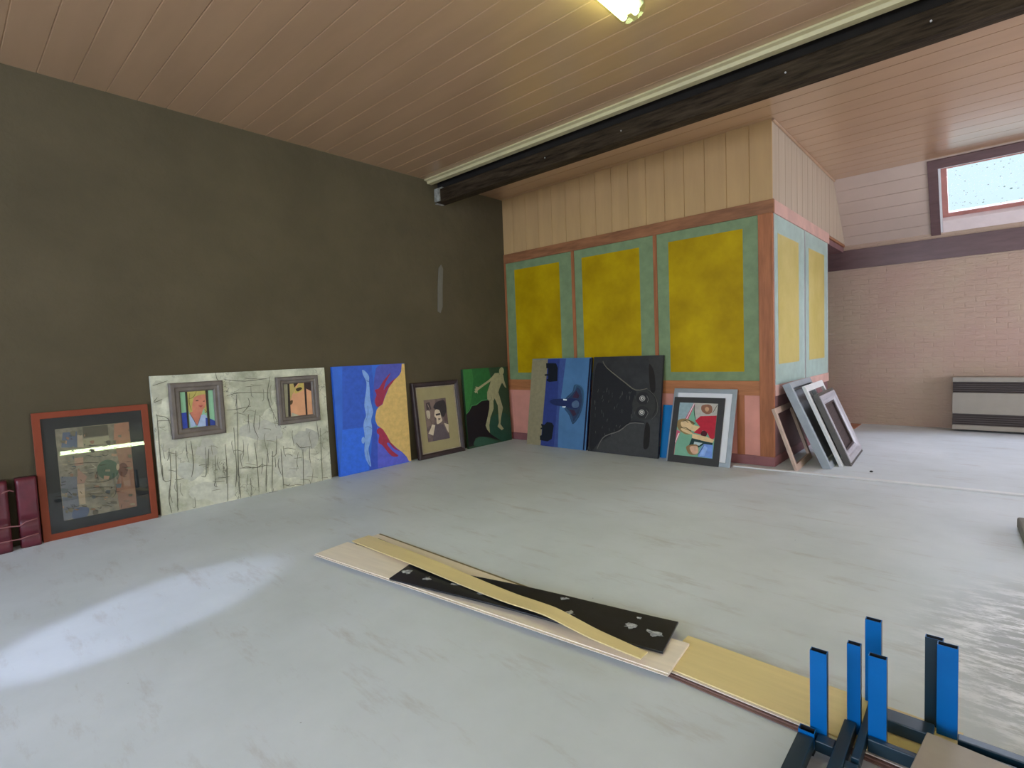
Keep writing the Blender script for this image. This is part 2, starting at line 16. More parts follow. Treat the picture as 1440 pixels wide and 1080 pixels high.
 'comic': [('p', (120, 140, 145), [(0.0, 1.0), (0.369, 1.0), (0.216, 0.712), (0.004, 0.639)]), ('p', (150, 148, 140), [(0.369, 1.0), (1.0, 1.0), (1.0, 0.776), (0.603, 0.756), (0.487, 0.666), (0.428, 0.83)]), ('p', (165, 70, 95), [(0.379, 1.0), (0.413, 0.968), (0.276, 0.685), (0.197, 0.693)]), ('p', (190, 180, 180), [(0.383, 0.994), (0.399, 0.975), (0.246, 0.691), (0.228, 0.695)]), ('p', (165, 75, 95), [(0.004, 0.477), (0.11, 0.438), (0.007, 0.195), (0.011, 0.013), (0.0, 0.0)]), ('p', (190, 180, 175), [(0.054, 0.412), (0.091, 0.414), (0.0, 0.217), (0.0, 0.254)]), ('s', (116, 80, 62), [(0.594, 0.952), (0.74, 0.981), (0.85, 0.948), (0.871, 0.837), (0.746, 0.798), (0.609, 0.854)]), ('s', (160, 125, 95), [(0.789, 0.893), (0.787, 0.873), (0.774, 0.857), (0.754, 0.847), (0.731, 0.846), (0.708, 0.854), (0.691, 0.869), (0.683, 0.888), (0.686, 0.908), (0.698, 0.924), (0.718, 0.934), (0.741, 0.935), (0.764, 0.927), (0.781, 0.912)]), ('s', (120, 100, 62), [(0.0, 0.639), (0.13, 0.692), (0.311, 0.672), (0.451, 0.619), (0.386, 0.479), (0.449, 0.422), (0.245, 0.401), (0.027, 0.502)]), ('s', (182, 158, 118), [(0.096, 0.629), (0.292, 0.655), (0.413, 0.586), (0.612, 0.553), (0.519, 0.464), (0.317, 0.497), (0.147, 0.525)]), ('s', (182, 158, 118), [(0.127, 0.508), (0.321, 0.475), (0.439, 0.422), (0.354, 0.409), (0.146, 0.463)]), ('p', (150, 28, 44), [(0.592, 0.755), (1.0, 0.781), (1.0, 0.371), (0.922, 0.321), (0.819, 0.447), (0.685, 0.498), (0.655, 0.418), (0.457, 0.441), (0.612, 0.553), (0.465, 0.665)]), ('s', (60, 20, 26), [(0.806, 0.439), (0.802, 0.414), (0.783, 0.393), (0.753, 0.38), (0.717, 0.378), (0.683, 0.386), (0.658, 0.404), (0.647, 0.428), (0.651, 0.453), (0.67, 0.474), (0.701, 0.487), (0.736, 0.489), (0.77, 0.48), (0.795, 0.462)]), ('p', (182, 158, 118), [(0.427, 0.424), (0.797, 0.383), (0.998, 0.338), (0.969, 0.284), (0.8, 0.295), (0.435, 0.339)]), ('p', (22, 46, 46), [(0.43, 0.338), (0.8, 0.295), (0.969, 0.281), (0.965, 0.24), (0.766, 0.244), (0.628, 0.174), (0.376, 0.204)]), ('p', (150, 165, 165), [(0.505, 0.276), (0.721, 0.263), (0.644, 0.212), (0.493, 0.216)]), ('s', (120, 95, 62), [(0.307, 0.157), (0.407, 0.21), (0.6, 0.217), (0.604, 0.054), (0.413, 0.039)]), ('s', (176, 142, 118), [(0.403, 0.172), (0.593, 0.194), (0.632, 0.079), (0.497, 0.053)]), ('p', (95, 125, 180), [(0.754, 0.25), (0.987, 0.241), (0.999, 0.004), (0.633, 0.008), (0.675, 0.148)]), ('p', (120, 150, 200), [(0.768, 0.229), (0.859, 0.185), (0.798, 0.034), (0.673, 0.023)]), ('l', (30, 26, 24), [(0.118, 0.63), (0.226, 0.652), (0.299, 0.61)]), ('l', (30, 26, 24), [(0.102, 0.522), (0.247, 0.523), (0.388, 0.464)]), ('l', (30, 26, 24), [(0.289, 0.67), (0.452, 0.611), (0.47, 0.635)]), ('l', (30, 26, 24), [(0.89, 0.823), (0.993, 0.977)]), ('l', (30, 26, 24), [(0.407, 0.967), (0.418, 0.83), (0.474, 0.681)]), ('l', (30, 26, 24), [(0.629, 0.034), (0.768, 0.229)])],
 'diver': [('p', (42, 74, 154), [(0.129, 1.0), (0.518, 0.999), (0.532, 0.748), (0.434, 0.388), (0.071, 0.402)]), ('p', (42, 88, 178), [(0.07, 0.424), (0.351, 0.419), (0.334, 0.196), (0.385, 0.009), (0.002, 0.0)]), ('s', (66, 70, 140), [(0.633, 0.994), (0.959, 0.994), (0.931, 0.907), (0.81, 0.816), (0.641, 0.613), (0.524, 0.609), (0.521, 0.748), (0.557, 0.909)]), ('p', (74, 78, 160), [(0.527, 0.413), (0.691, 0.28), (0.967, 0.021), (0.955, 0.005), (0.498, 0.004), (0.525, 0.287)]), ('p', (46, 68, 148), [(0.468, 0.453), (0.531, 0.413), (0.524, 0.264), (0.501, 0.006), (0.381, 0.004), (0.428, 0.184)]), ('s', (130, 38, 58), [(0.782, 0.912), (0.677, 0.845), (0.599, 0.773), (0.539, 0.759), (0.556, 0.711), (0.528, 0.655), (0.555, 0.596), (0.634, 0.619), (0.669, 0.681), (0.743, 0.771), (0.86, 0.855), (0.796, 0.834), (0.705, 0.783), (0.666, 0.752), (0.699, 0.821)]), ('s', (132, 38, 58), [(0.53, 0.378), (0.582, 0.391), (0.637, 0.368), (0.671, 0.312), (0.71, 0.237), (0.793, 0.157), (0.849, 0.123), (0.758, 0.161), (0.683, 0.229), (0.656, 0.22), (0.722, 0.148), (0.811, 0.084), (0.729, 0.088), (0.668, 0.131), (0.588, 0.216), (0.536, 0.251), (0.554, 0.318), (0.525, 0.344)]), ('p', (178, 146, 84), [(0.96, 0.997), (1.0, 0.996), (1.0, 0.005), (0.965, 0.007), (0.936, 0.055), (0.874, 0.111), (0.794, 0.163), (0.709, 0.231), (0.661, 0.307), (0.612, 0.37), (0.536, 0.418), (0.516, 0.466), (0.516, 0.5), (0.543, 0.568), (0.58, 0.594), (0.633, 0.613), (0.667, 0.669), (0.743, 0.771), (0.831, 0.839), (0.909, 0.884), (0.942, 0.919)]), ('s', (108, 138, 182), [(0.383, 0.956), (0.421, 0.946), (0.47, 0.895), (0.465, 0.843), (0.468, 0.751), (0.464, 0.694), (0.482, 0.601), (0.491, 0.549), (0.456, 0.477), (0.461, 0.408), (0.451, 0.341), (0.414, 0.254), (0.39, 0.2), (0.402, 0.119), (0.409, 0.039), (0.384, 0.054), (0.346, 0.116), (0.334, 0.196), (0.35, 0.284), (0.351, 0.362), (0.345, 0.43), (0.364, 0.485), (0.391, 0.528), (0.379, 0.609), (0.389, 0.676), (0.419, 0.766), (0.427, 0.845), (0.392, 0.91)]), ('s', (108, 138, 180), [(0.352, 0.295), (0.347, 0.281), (0.339, 0.271), (0.329, 0.266), (0.319, 0.268), (0.31, 0.275), (0.306, 0.286), (0.305, 0.3), (0.31, 0.313), (0.318, 0.323), (0.328, 0.328), (0.338, 0.327), (0.347, 0.32), (0.351, 0.308)]), ('l', (60, 80, 140), [(0.366, 0.412), (0.407, 0.419), (0.456, 0.395)]), ('l', (70, 92, 150), [(0.42, 0.617), (0.423, 0.56), (0.392, 0.483)]), ('l', (70, 92, 150), [(0.368, 0.191), (0.377, 0.111), (0.392, 0.053)]), ('l', (60, 80, 140), [(0.429, 0.854), (0.465, 0.843)])],
 'green': [('p', (34, 84, 40), [(0.006, 1.0), (0.573, 1.0), (0.607, 0.868), (0.516, 0.713), (0.492, 0.595), (0.349, 0.589), (0.226, 0.543), (0.123, 0.54), (0.066, 0.48), (0.003, 0.448)]), ('p', (44, 98, 46), [(0.014, 0.996), (0.203, 1.0), (0.213, 0.86), (0.153, 0.646), (0.066, 0.48), (0.003, 0.448)]), ('s', (30, 62, 48), [(0.497, 0.135), (0.496, 0.283), (0.605, 0.364), (0.842, 0.376), (0.986, 0.291), (0.969, 0.015), (0.725, 0.018)]), ('p', (20, 14, 16), [(0.002, 0.441), (0.123, 0.535), (0.245, 0.543), (0.347, 0.575), (0.544, 0.569), (0.499, 0.397), (0.419, 0.246), (0.497, 0.135), (0.725, 0.018), (0.449, 0.096), (0.239, 0.129), (0.151, 0.113), (0.126, 0.029), (0.0, 0.025)]), ('s', (40, 70, 54), [(0.125, 0.024), (0.158, 0.101), (0.315, 0.118), (0.504, 0.065), (0.66, 0.012), (0.431, 0.007)]), ('p', (56, 110, 62), [(0.003, 0.448), (0.066, 0.48), (0.123, 0.54), (0.226, 0.543), (0.349, 0.589), (0.492, 0.595), (0.49, 0.584), (0.357, 0.577), (0.233, 0.533), (0.134, 0.53), (0.076, 0.473), (0.008, 0.436)]), ('s', (136, 132, 98), [(0.929, 0.94), (0.919, 0.917), (0.899, 0.899), (0.873, 0.89), (0.847, 0.89), (0.826, 0.901), (0.814, 0.92), (0.813, 0.943), (0.823, 0.965), (0.843, 0.983), (0.868, 0.993), (0.894, 0.992), (0.915, 0.982), (0.928, 0.963)]), ('p', (134, 130, 98), [(0.707, 0.922), (0.802, 0.92), (0.822, 0.896), (0.904, 0.893), (0.915, 0.816), (0.96, 0.71), (0.924, 0.721), (0.861, 0.789), (0.793, 0.721), (0.754, 0.665), (0.782, 0.593), (0.835, 0.448), (0.771, 0.324), (0.742, 0.239), (0.815, 0.168), (0.764, 0.154), (0.669, 0.212), (0.71, 0.26), (0.713, 0.377), (0.715, 0.493), (0.655, 0.59), (0.623, 0.558), (0.613, 0.455), (0.524, 0.349), (0.484, 0.25), (0.484, 0.148), (0.426, 0.2), (0.4, 0.254), (0.469, 0.377), (0.512, 0.464), (0.531, 0.559), (0.487, 0.59), (0.495, 0.68), (0.577, 0.789), (0.594, 0.821), (0.444, 0.773), (0.319, 0.729), (0.282, 0.714), (0.282, 0.676), (0.26, 0.696), (0.232, 0.688), (0.212, 0.711), (0.243, 0.728), (0.214, 0.74), (0.257, 0.749), (0.242, 0.771), (0.316, 0.76), (0.557, 0.841), (0.647, 0.884)]), ('l', (70, 72, 50), [(0.485, 0.579), (0.565, 0.573), (0.594, 0.617)])],
 'portrait_bars': [('p', (135, 130, 105), [(0.0, 0.991), (0.228, 0.997), (0.197, 0.011), (0.001, 0.007)]), ('p', (165, 145, 85), [(0.239, 0.991), (0.392, 0.991), (0.457, 0.84), (0.295, 0.651), (0.24, 0.491), (0.216, 0.654)]), ('s', (175, 155, 80), [(0.406, 0.764), (0.54, 0.951), (0.702, 0.998), (0.712, 0.791), (0.419, 0.685)]), ('p', (50, 36, 26), [(0.367, 0.992), (0.553, 1.0), (0.396, 0.862)]), ('p', (52, 36, 30), [(0.749, 1.0), (1.0, 1.0), (0.981, 0.721), (0.806, 0.806)]), ('p', (170, 165, 140), [(0.232, 0.131), (0.479, 0.025), (0.476, 0.002), (0.21, 0.004)]), ('s', (60, 45, 30), [(0.441, 0.821), (0.604, 0.863), (0.662, 0.812), (0.507, 0.741)]), ('s', (80, 60, 30), [(0.197, 0.473), (0.306, 0.488), (0.275, 0.386), (0.191, 0.369)]), ('p', (42, 34, 26), [(0.163, 0.994), (0.23, 0.995), (0.202, 0.011), (0.113, 0.009)]), ('p', (46, 32, 26), [(0.741, 1.0), (0.806, 1.0), (0.793, 0.007), (0.731, 0.01)])],
 'portrait_lady': [('s', (165, 152, 82), [(0.224, 0.995), (0.405, 1.0), (0.749, 0.997), (0.795, 0.833), (0.765, 0.404), (0.693, 0.41), (0.693, 0.625), (0.525, 0.798), (0.349, 0.44), (0.24, 0.45), (0.215, 0.698)]), ('s', (178, 112, 88), [(0.376, 0.721), (0.448, 0.839), (0.758, 0.88), (0.771, 0.691), (0.727, 0.551), (0.645, 0.45), (0.582, 0.331), (0.399, 0.33), (0.336, 0.512)]), ('p', (176, 108, 86), [(0.412, 0.47), (0.59, 0.419), (0.577, 0.277), (0.443, 0.05), (0.247, 0.414)]), ('p', (150, 165, 190), [(0.235, 0.398), (0.332, 0.265), (0.444, 0.058), (0.248, 0.017)]), ('p', (150, 165, 190), [(0.444, 0.058), (0.57, 0.314), (0.665, 0.341), (0.744, 0.298), (0.741, 0.009), (0.45, 0.022)]), ('p', (48, 66, 150), [(0.023, 0.434), (0.17, 0.439), (0.17, 0.0), (0.006, 0.0)]), ('p', (45, 62, 130), [(0.707, 0.238), (0.82, 0.218), (0.98, 0.13), (1.0, 0.0), (0.696, 0.01)]), ('p', (150, 60, 60), [(0.522, 0.594), (0.658, 0.583), (0.585, 0.536)]), ('p', (60, 45, 40), [(0.459, 0.741), (0.54, 0.74), (0.533, 0.718), (0.461, 0.718)]), ('p', (60, 45, 40), [(0.659, 0.703), (0.722, 0.713), (0.71, 0.678)]), ('l', (95, 80, 40), [(0.297, 0.937), (0.264, 0.694), (0.313, 0.479)]), ('l', (95, 80, 40), [(0.502, 0.977), (0.386, 0.826), (0.264, 0.799)]), ('l', (95, 80, 40), [(0.679, 0.483), (0.754, 0.405), (0.689, 0.375)]), ('l', (70, 60, 70), [(0.256, 0.405), (0.365, 0.191), (0.444, 0.058), (0.57, 0.314)]), ('p', (48, 42, 32), [(0.165, 0.998), (0.229, 1.0), (0.212, 0.012), (0.159, 0.014)]), ('p', (48, 42, 32), [(0.76, 1.0), (0.836, 0.999), (0.825, 0.009), (0.758, 0.013)])],
 'sepia': [('p', (98, 82, 74), [(0.0, 1.0), (0.512, 0.993), (0.355, 0.404), (0.0, 0.351)]), ('p', (78, 62, 58), [(0.942, 0.969), (1.0, 0.997), (0.998, 0.387), (0.817, 0.451)]), ('s', (42, 36, 36), [(0.518, 0.904), (0.753, 0.946), (0.945, 0.923), (0.972, 0.691), (0.81, 0.543), (0.664, 0.624), (0.657, 0.715), (0.497, 0.749), (0.391, 0.801)]), ('s', (168, 152, 130), [(0.472, 0.74), (0.653, 0.704), (0.701, 0.552), (0.725, 0.448), (0.48, 0.392), (0.471, 0.527), (0.394, 0.601)]), ('p', (44, 36, 36), [(0.453, 0.641), (0.673, 0.646), (0.676, 0.6), (0.477, 0.594)]), ('p', (60, 48, 46), [(0.559, 0.531), (0.683, 0.508), (0.558, 0.474)]), ('p', (74, 64, 66), [(0.392, 0.389), (0.758, 0.364), (1.0, 0.0), (0.188, 0.0), (0.297, 0.209)]), ('s', (150, 138, 118), [(0.054, 0.738), (0.209, 0.715), (0.184, 0.553), (0.073, 0.584)]), ('p', (60, 50, 48), [(0.068, 0.921), (0.24, 0.943), (0.291, 0.764), (0.083, 0.758)]), ('p', (165, 150, 128), [(0.249, 0.403), (0.386, 0.374), (0.245, 0.136), (0.042, 0.204)]), ('p', (160, 146, 124), [(0.794, 0.395), (1.0, 0.34), (0.971, 0.133), (0.9, 0.211)]), ('l', (60, 50, 48), [(0.102, 0.604), (0.233, 0.416), (0.046, 0.215)]), ('l', (150, 130, 110), [(0.143, 0.905), (0.211, 0.77)])],
 'stone': [('s', (147, 145, 134), [(0.298, 0.416), (0.302, 0.388), (0.275, 0.366), (0.246, 0.362), (0.232, 0.356), (0.201, 0.393), (0.187, 0.403), (0.2, 0.456), (0.212, 0.451), (0.221, 0.485), (0.233, 0.517), (0.265, 0.509), (0.277, 0.487), (0.285, 0.453)]), ('s', (146, 145, 135), [(0.918, 0.356), (0.909, 0.326), (0.882, 0.3), (0.847, 0.306), (0.824, 0.282), (0.788, 0.319), (0.754, 0.376), (0.749, 0.421), (0.773, 0.441), (0.801, 0.468), (0.837, 0.459), (0.847, 0.483), (0.907, 0.444), (0.931, 0.411)]), ('s', (144, 144, 127), [(0.637, 0.766), (0.642, 0.717), (0.588, 0.672), (0.565, 0.632), (0.496, 0.662), (0.456, 0.702), (0.449, 0.746), (0.437, 0.798), (0.441, 0.847), (0.472, 0.895), (0.516, 0.927), (0.567, 0.928), (0.629, 0.874), (0.637, 0.819)]), ('s', (151, 150, 140), [(0.682, 0.491), (0.684, 0.445), (0.622, 0.415), (0.574, 0.437), (0.532, 0.443), (0.471, 0.48), (0.433, 0.496), (0.427, 0.531), (0.445, 0.567), (0.497, 0.585), (0.537, 0.579), (0.585, 0.598), (0.655, 0.545), (0.673, 0.537)]), ('s', (148, 146, 133), [(0.108, 0.506), (0.09, 0.478), (0.093, 0.464), (0.068, 0.473), (0.04, 0.45), (0.031, 0.474), (0.022, 0.497), (0.029, 0.544), (0.025, 0.562), (0.036, 0.601), (0.061, 0.589), (0.081, 0.605), (0.103, 0.589), (0.092, 0.564)]), ('s', (152, 152, 141), [(0.226, 0.287), (0.209, 0.251), (0.197, 0.239), (0.16, 0.209), (0.142, 0.223), (0.108, 0.247), (0.079, 0.297), (0.069, 0.299), (0.093, 0.32), (0.1, 0.352), (0.14, 0.352), (0.168, 0.336), (0.192, 0.332), (0.226, 0.288)]), ('s', (140, 139, 122), [(0.717, 0.866), (0.699, 0.835), (0.64, 0.831), (0.589, 0.819), (0.506, 0.832), (0.459, 0.855), (0.413, 0.885), (0.399, 0.901), (0.402, 0.922), (0.467, 0.926), (0.524, 0.949), (0.593, 0.936), (0.648, 0.911), (0.683, 0.892)]), ('s', (160, 159, 146), [(0.377, 0.059), (0.373, 0.04), (0.339, 0.014), (0.282, 0.002), (0.219, 0.055), (0.17, 0.062), (0.137, 0.115), (0.142, 0.129), (0.145, 0.152), (0.178, 0.175), (0.227, 0.184), (0.297, 0.147), (0.353, 0.135), (0.381, 0.103)]), ('s', (158, 157, 145), [(0.861, 0.135), (0.865, 0.075), (0.82, 0.048), (0.755, 0.078), (0.703, 0.088), (0.648, 0.117), (0.628, 0.153), (0.609, 0.186), (0.644, 0.234), (0.656, 0.281), (0.732, 0.282), (0.783, 0.249), (0.821, 0.212), (0.848, 0.197)]), ('s', (147, 145, 129), [(0.073, 0.893), (0.074, 0.849), (0.047, 0.83), (0.041, 0.801), (0.023, 0.797), (0.012, 0.804), (0.003, 0.859), (0.0, 0.896), (0.0, 0.923), (0.021, 0.959), (0.027, 0.968), (0.053, 0.96), (0.065, 0.935), (0.069, 0.904)]), ('l', (84, 82, 70), [(0.017, 0.73), (0.016, 0.445), (0.022, 0.254), (0.056, 0.244)]), ('l', (84, 82, 70), [(0.062, 0.435), (0.058, 0.268), (0.04, 0.117), (0.048, 0.007)]), ('l', (84, 82, 70), [(0.091, 0.452), (0.085, 0.26), (0.077, 0.009)]), ('l', (84, 82, 70), [(0.345, 0.447), (0.344, 0.189), (0.334, 0.0)]), ('l', (84, 82, 70), [(0.399, 0.566), (0.397, 0.227), (0.383, 0.1)]), ('l', (84, 82, 70), [(0.427, 0.692), (0.408, 0.25), (0.408, 0.001)]), ('l', (84, 82, 70), [(0.512, 0.425), (0.517, 0.236), (0.516, 0.021)]), ('l', (84, 82, 70), [(0.583, 0.315), (0.563, 0.116), (0.56, 0.008)]), ('l', (84, 82, 70), [(0.616, 0.335), (0.594, 0.0)]), ('l', (84, 82, 70), [(0.668, 0.337), (0.668, 0.003)]), ('l', (84, 82, 70), [(0.812, 0.305), (0.798, 0.0)]), ('l', (84, 82, 70), [(0.941, 0.469), (0.931, 0.0)]), ('l', (84, 82, 70), [(0.239, 0.444), (0.232, 0.239), (0.206, 0.233)]), ('l', (84, 82, 70), [(0.255, 0.428), (0.241, 0.243)]), ('l', (84, 82, 70), [(0.168, 0.509), (0.172, 0.335), (0.157, 0.241)]), ('l', (84, 82, 70), [(0.372, 0.817), (0.447, 0.834), (0.622, 0.815)]), ('l', (84, 82, 70), [(0.368, 0.708), (0.419, 0.707), (0.506, 0.721)]), ('l', (84, 82, 70), [(0.412, 0.243), (0.516, 0.223), (0.577, 0.228)]), ('l', (84, 82, 70), [(0.364, 0.947), (0.482, 0.923), (0.632, 0.937)]), ('l', (84, 82, 70), [(0.008, 0.932), (0.079, 0.961)]), ('l', (84, 82, 70), [(0.323, 1.0), (0.328, 0.951), (0.345, 0.936)]), ('l', (84, 82, 70), [(0.025, 0.847), (0.007, 0.814), (0.047, 0.832)]),
           ('l', (84, 82, 70), [(0.012, 0.719), (0.068, 0.686), (0.075, 0.564)]), ('l', (84, 82, 70), [(0.428, 0.824), (0.423, 0.693)]), ('l', (84, 82, 70), [(0.533, 0.69), (0.513, 0.559), (0.535, 0.461)]), ('l', (84, 82, 70), [(0.633, 0.951), (0.609, 0.775), (0.655, 0.575)]), ('l', (84, 82, 70), [(0.646, 0.453), (0.634, 0.303), (0.602, 0.297)]), ('l', (84, 82, 70), [(0.768, 0.372), (0.797, 0.323), (0.865, 0.323)]), ('l', (84, 82, 70), [(0.917, 0.532), (0.925, 0.354)]), ('l', (84, 82, 70), [(0.143, 0.514), (0.143, 0.392)]), ('l', (84, 82, 70), [(0.022, 0.361), (0.018, 0.255)]), ('l', (84, 82, 70), [(0.281, 0.194), (0.269, 0.146), (0.285, 0.129)]), ('l', (84, 82, 70), [(0.516, 0.223), (0.548, 0.242)]), ('l', (84, 82, 70), [(0.454, 0.675), (0.497, 0.735), (0.491, 0.789)]), ('l', (120, 118, 104), [(0.871, 0.123), (0.859, 0.045), (0.85, 0.002)]), ('l', (122, 120, 106), [(0.581, 0.428), (0.607, 0.421), (0.629, 0.411)]), ('l', (108, 106, 92), [(0.747, 0.243), (0.77, 0.241), (0.795, 0.238)]), ('l', (92, 90, 78), [(0.905, 0.0), (0.907, 0.0), (0.886, 0.0)]), ('l', (104, 102, 88), [(0.457, 0.183), (0.448, 0.113), (0.454, 0.102)]), ('l', (122, 120, 106), [(0.447, 0.269), (0.464, 0.265), (0.511, 0.242)]), ('l', (92, 90, 78), [(0.583, 0.0), (0.574, 0.0), (0.581, 0.0)]), ('l', (92, 90, 78), [(0.65, 0.269), (0.641, 0.206), (0.658, 0.123)]), ('l', (92, 90, 78), [(0.552, 0.641), (0.548, 0.583), (0.539, 0.526)]), ('l', (104, 102, 88), [(0.424, 0.357), (0.421, 0.31), (0.428, 0.24)]), ('l', (92, 90, 78), [(0.406, 0.274), (0.4, 0.202), (0.411, 0.168)]), ('l', (122, 120, 106), [(0.252, 0.109), (0.276, 0.11), (0.302, 0.108)]), ('l', (108, 106, 92), [(0.196, 0.316), (0.213, 0.318), (0.253, 0.307)]), ('l', (92, 90, 78), [(0.285, 0.374), (0.282, 0.306), (0.284, 0.253)]), ('l', (92, 90, 78), [(0.601, 0.027), (0.596, 0.0), (0.589, 0.0)]), ('l', (92, 90, 78), [(0.548, 0.294), (0.544, 0.221), (0.535, 0.166)]), ('l', (120, 118, 104), [(0.716, 0.0), (0.72, 0.0), (0.723, 0.0)]), ('l', (104, 102, 88), [(0.049, 0.181), (0.044, 0.154), (0.053, 0.082)]), ('l', (104, 102, 88), [(0.324, 0.301), (0.322, 0.257), (0.329, 0.199)]), ('l', (92, 90, 78), [(0.625, 0.279), (0.625, 0.208), (0.623, 0.196)]), ('l', (122, 120, 106), [(0.688, 0.287), (0.708, 0.29), (0.738, 0.264)]), ('l', (104, 102, 88), [(0.921, 0.0), (0.909, 0.0), (0.905, 0.0)]), ('l', (104, 102, 88), [(0.3, 0.357), (0.293, 0.31), (0.304, 0.253)]), ('l', (96, 94, 82), [(0.478, 0.948), (0.512, 0.939), (0.552, 0.939)]), ('l', (120, 118, 104), [(0.145, 0.44), (0.14, 0.411), (0.149, 0.355)]), ('l', (120, 118, 104), [(0.268, 0.457), (0.269, 0.411), (0.273, 0.376)]), ('l', (96, 94, 82), [(0.014, 0.678), (0.026, 0.681), (0.074, 0.674)]), ('l', (104, 102, 88), [(0.443, 0.462), (0.441, 0.384), (0.426, 0.346)]), ('l', (92, 90, 78), [(0.855, 0.32), (0.849, 0.234), (0.854, 0.174)]), ('l', (108, 106, 92), [(0.051, 0.449), (0.069, 0.439), (0.093, 0.426)]), ('l', (120, 118, 104), [(0.798, 0.341), (0.802, 0.287), (0.794, 0.213)]), ('l', (92, 90, 78), [(0.579, 0.368), (0.581, 0.339), (0.583, 0.245)]), ('l', (108, 106, 92), [(0.568, 0.529), (0.605, 0.519), (0.609, 0.506)]), ('l', (104, 102, 88), [(0.866, 0.452), (0.855, 0.419), (0.87, 0.298)]), ('l', (92, 90, 78), [(0.082, 0.105), (0.074, 0.053), (0.079, 0.021)]), ('l', (120, 118, 104), [(0.036, 0.516), (0.028, 0.474), (0.034, 0.407)]), ('l', (108, 106, 92), [(0.623, 0.567), (0.662, 0.557), (0.675, 0.571)]), ('l', (122, 120, 106), [(0.819, 0.068), (0.844, 0.06), (0.896, 0.04)]), ('l', (92, 90, 78), [(0.162, 0.087), (0.162, 0.019), (0.149, 0.014)]), ('l', (104, 102, 88), [(0.583, 0.848), (0.581, 0.771), (0.57, 0.752)]), ('l', (120, 118, 104), [(0.952, 0.374), (0.943, 0.302), (0.962, 0.277)]), ('l', (108, 106, 92), [(0.072, 0.248), (0.092, 0.239), (0.116, 0.246)]), ('l', (120, 118, 104), [(0.098, 0.215), (0.094, 0.156), (0.105, 0.114)]), ('l', (92, 90, 78), [(0.058, 0.478), (0.053, 0.416), (0.044, 0.391)]), ('l', (122, 120, 106), [(0.856, 0.259), (0.894, 0.248), (0.916, 0.258)]),
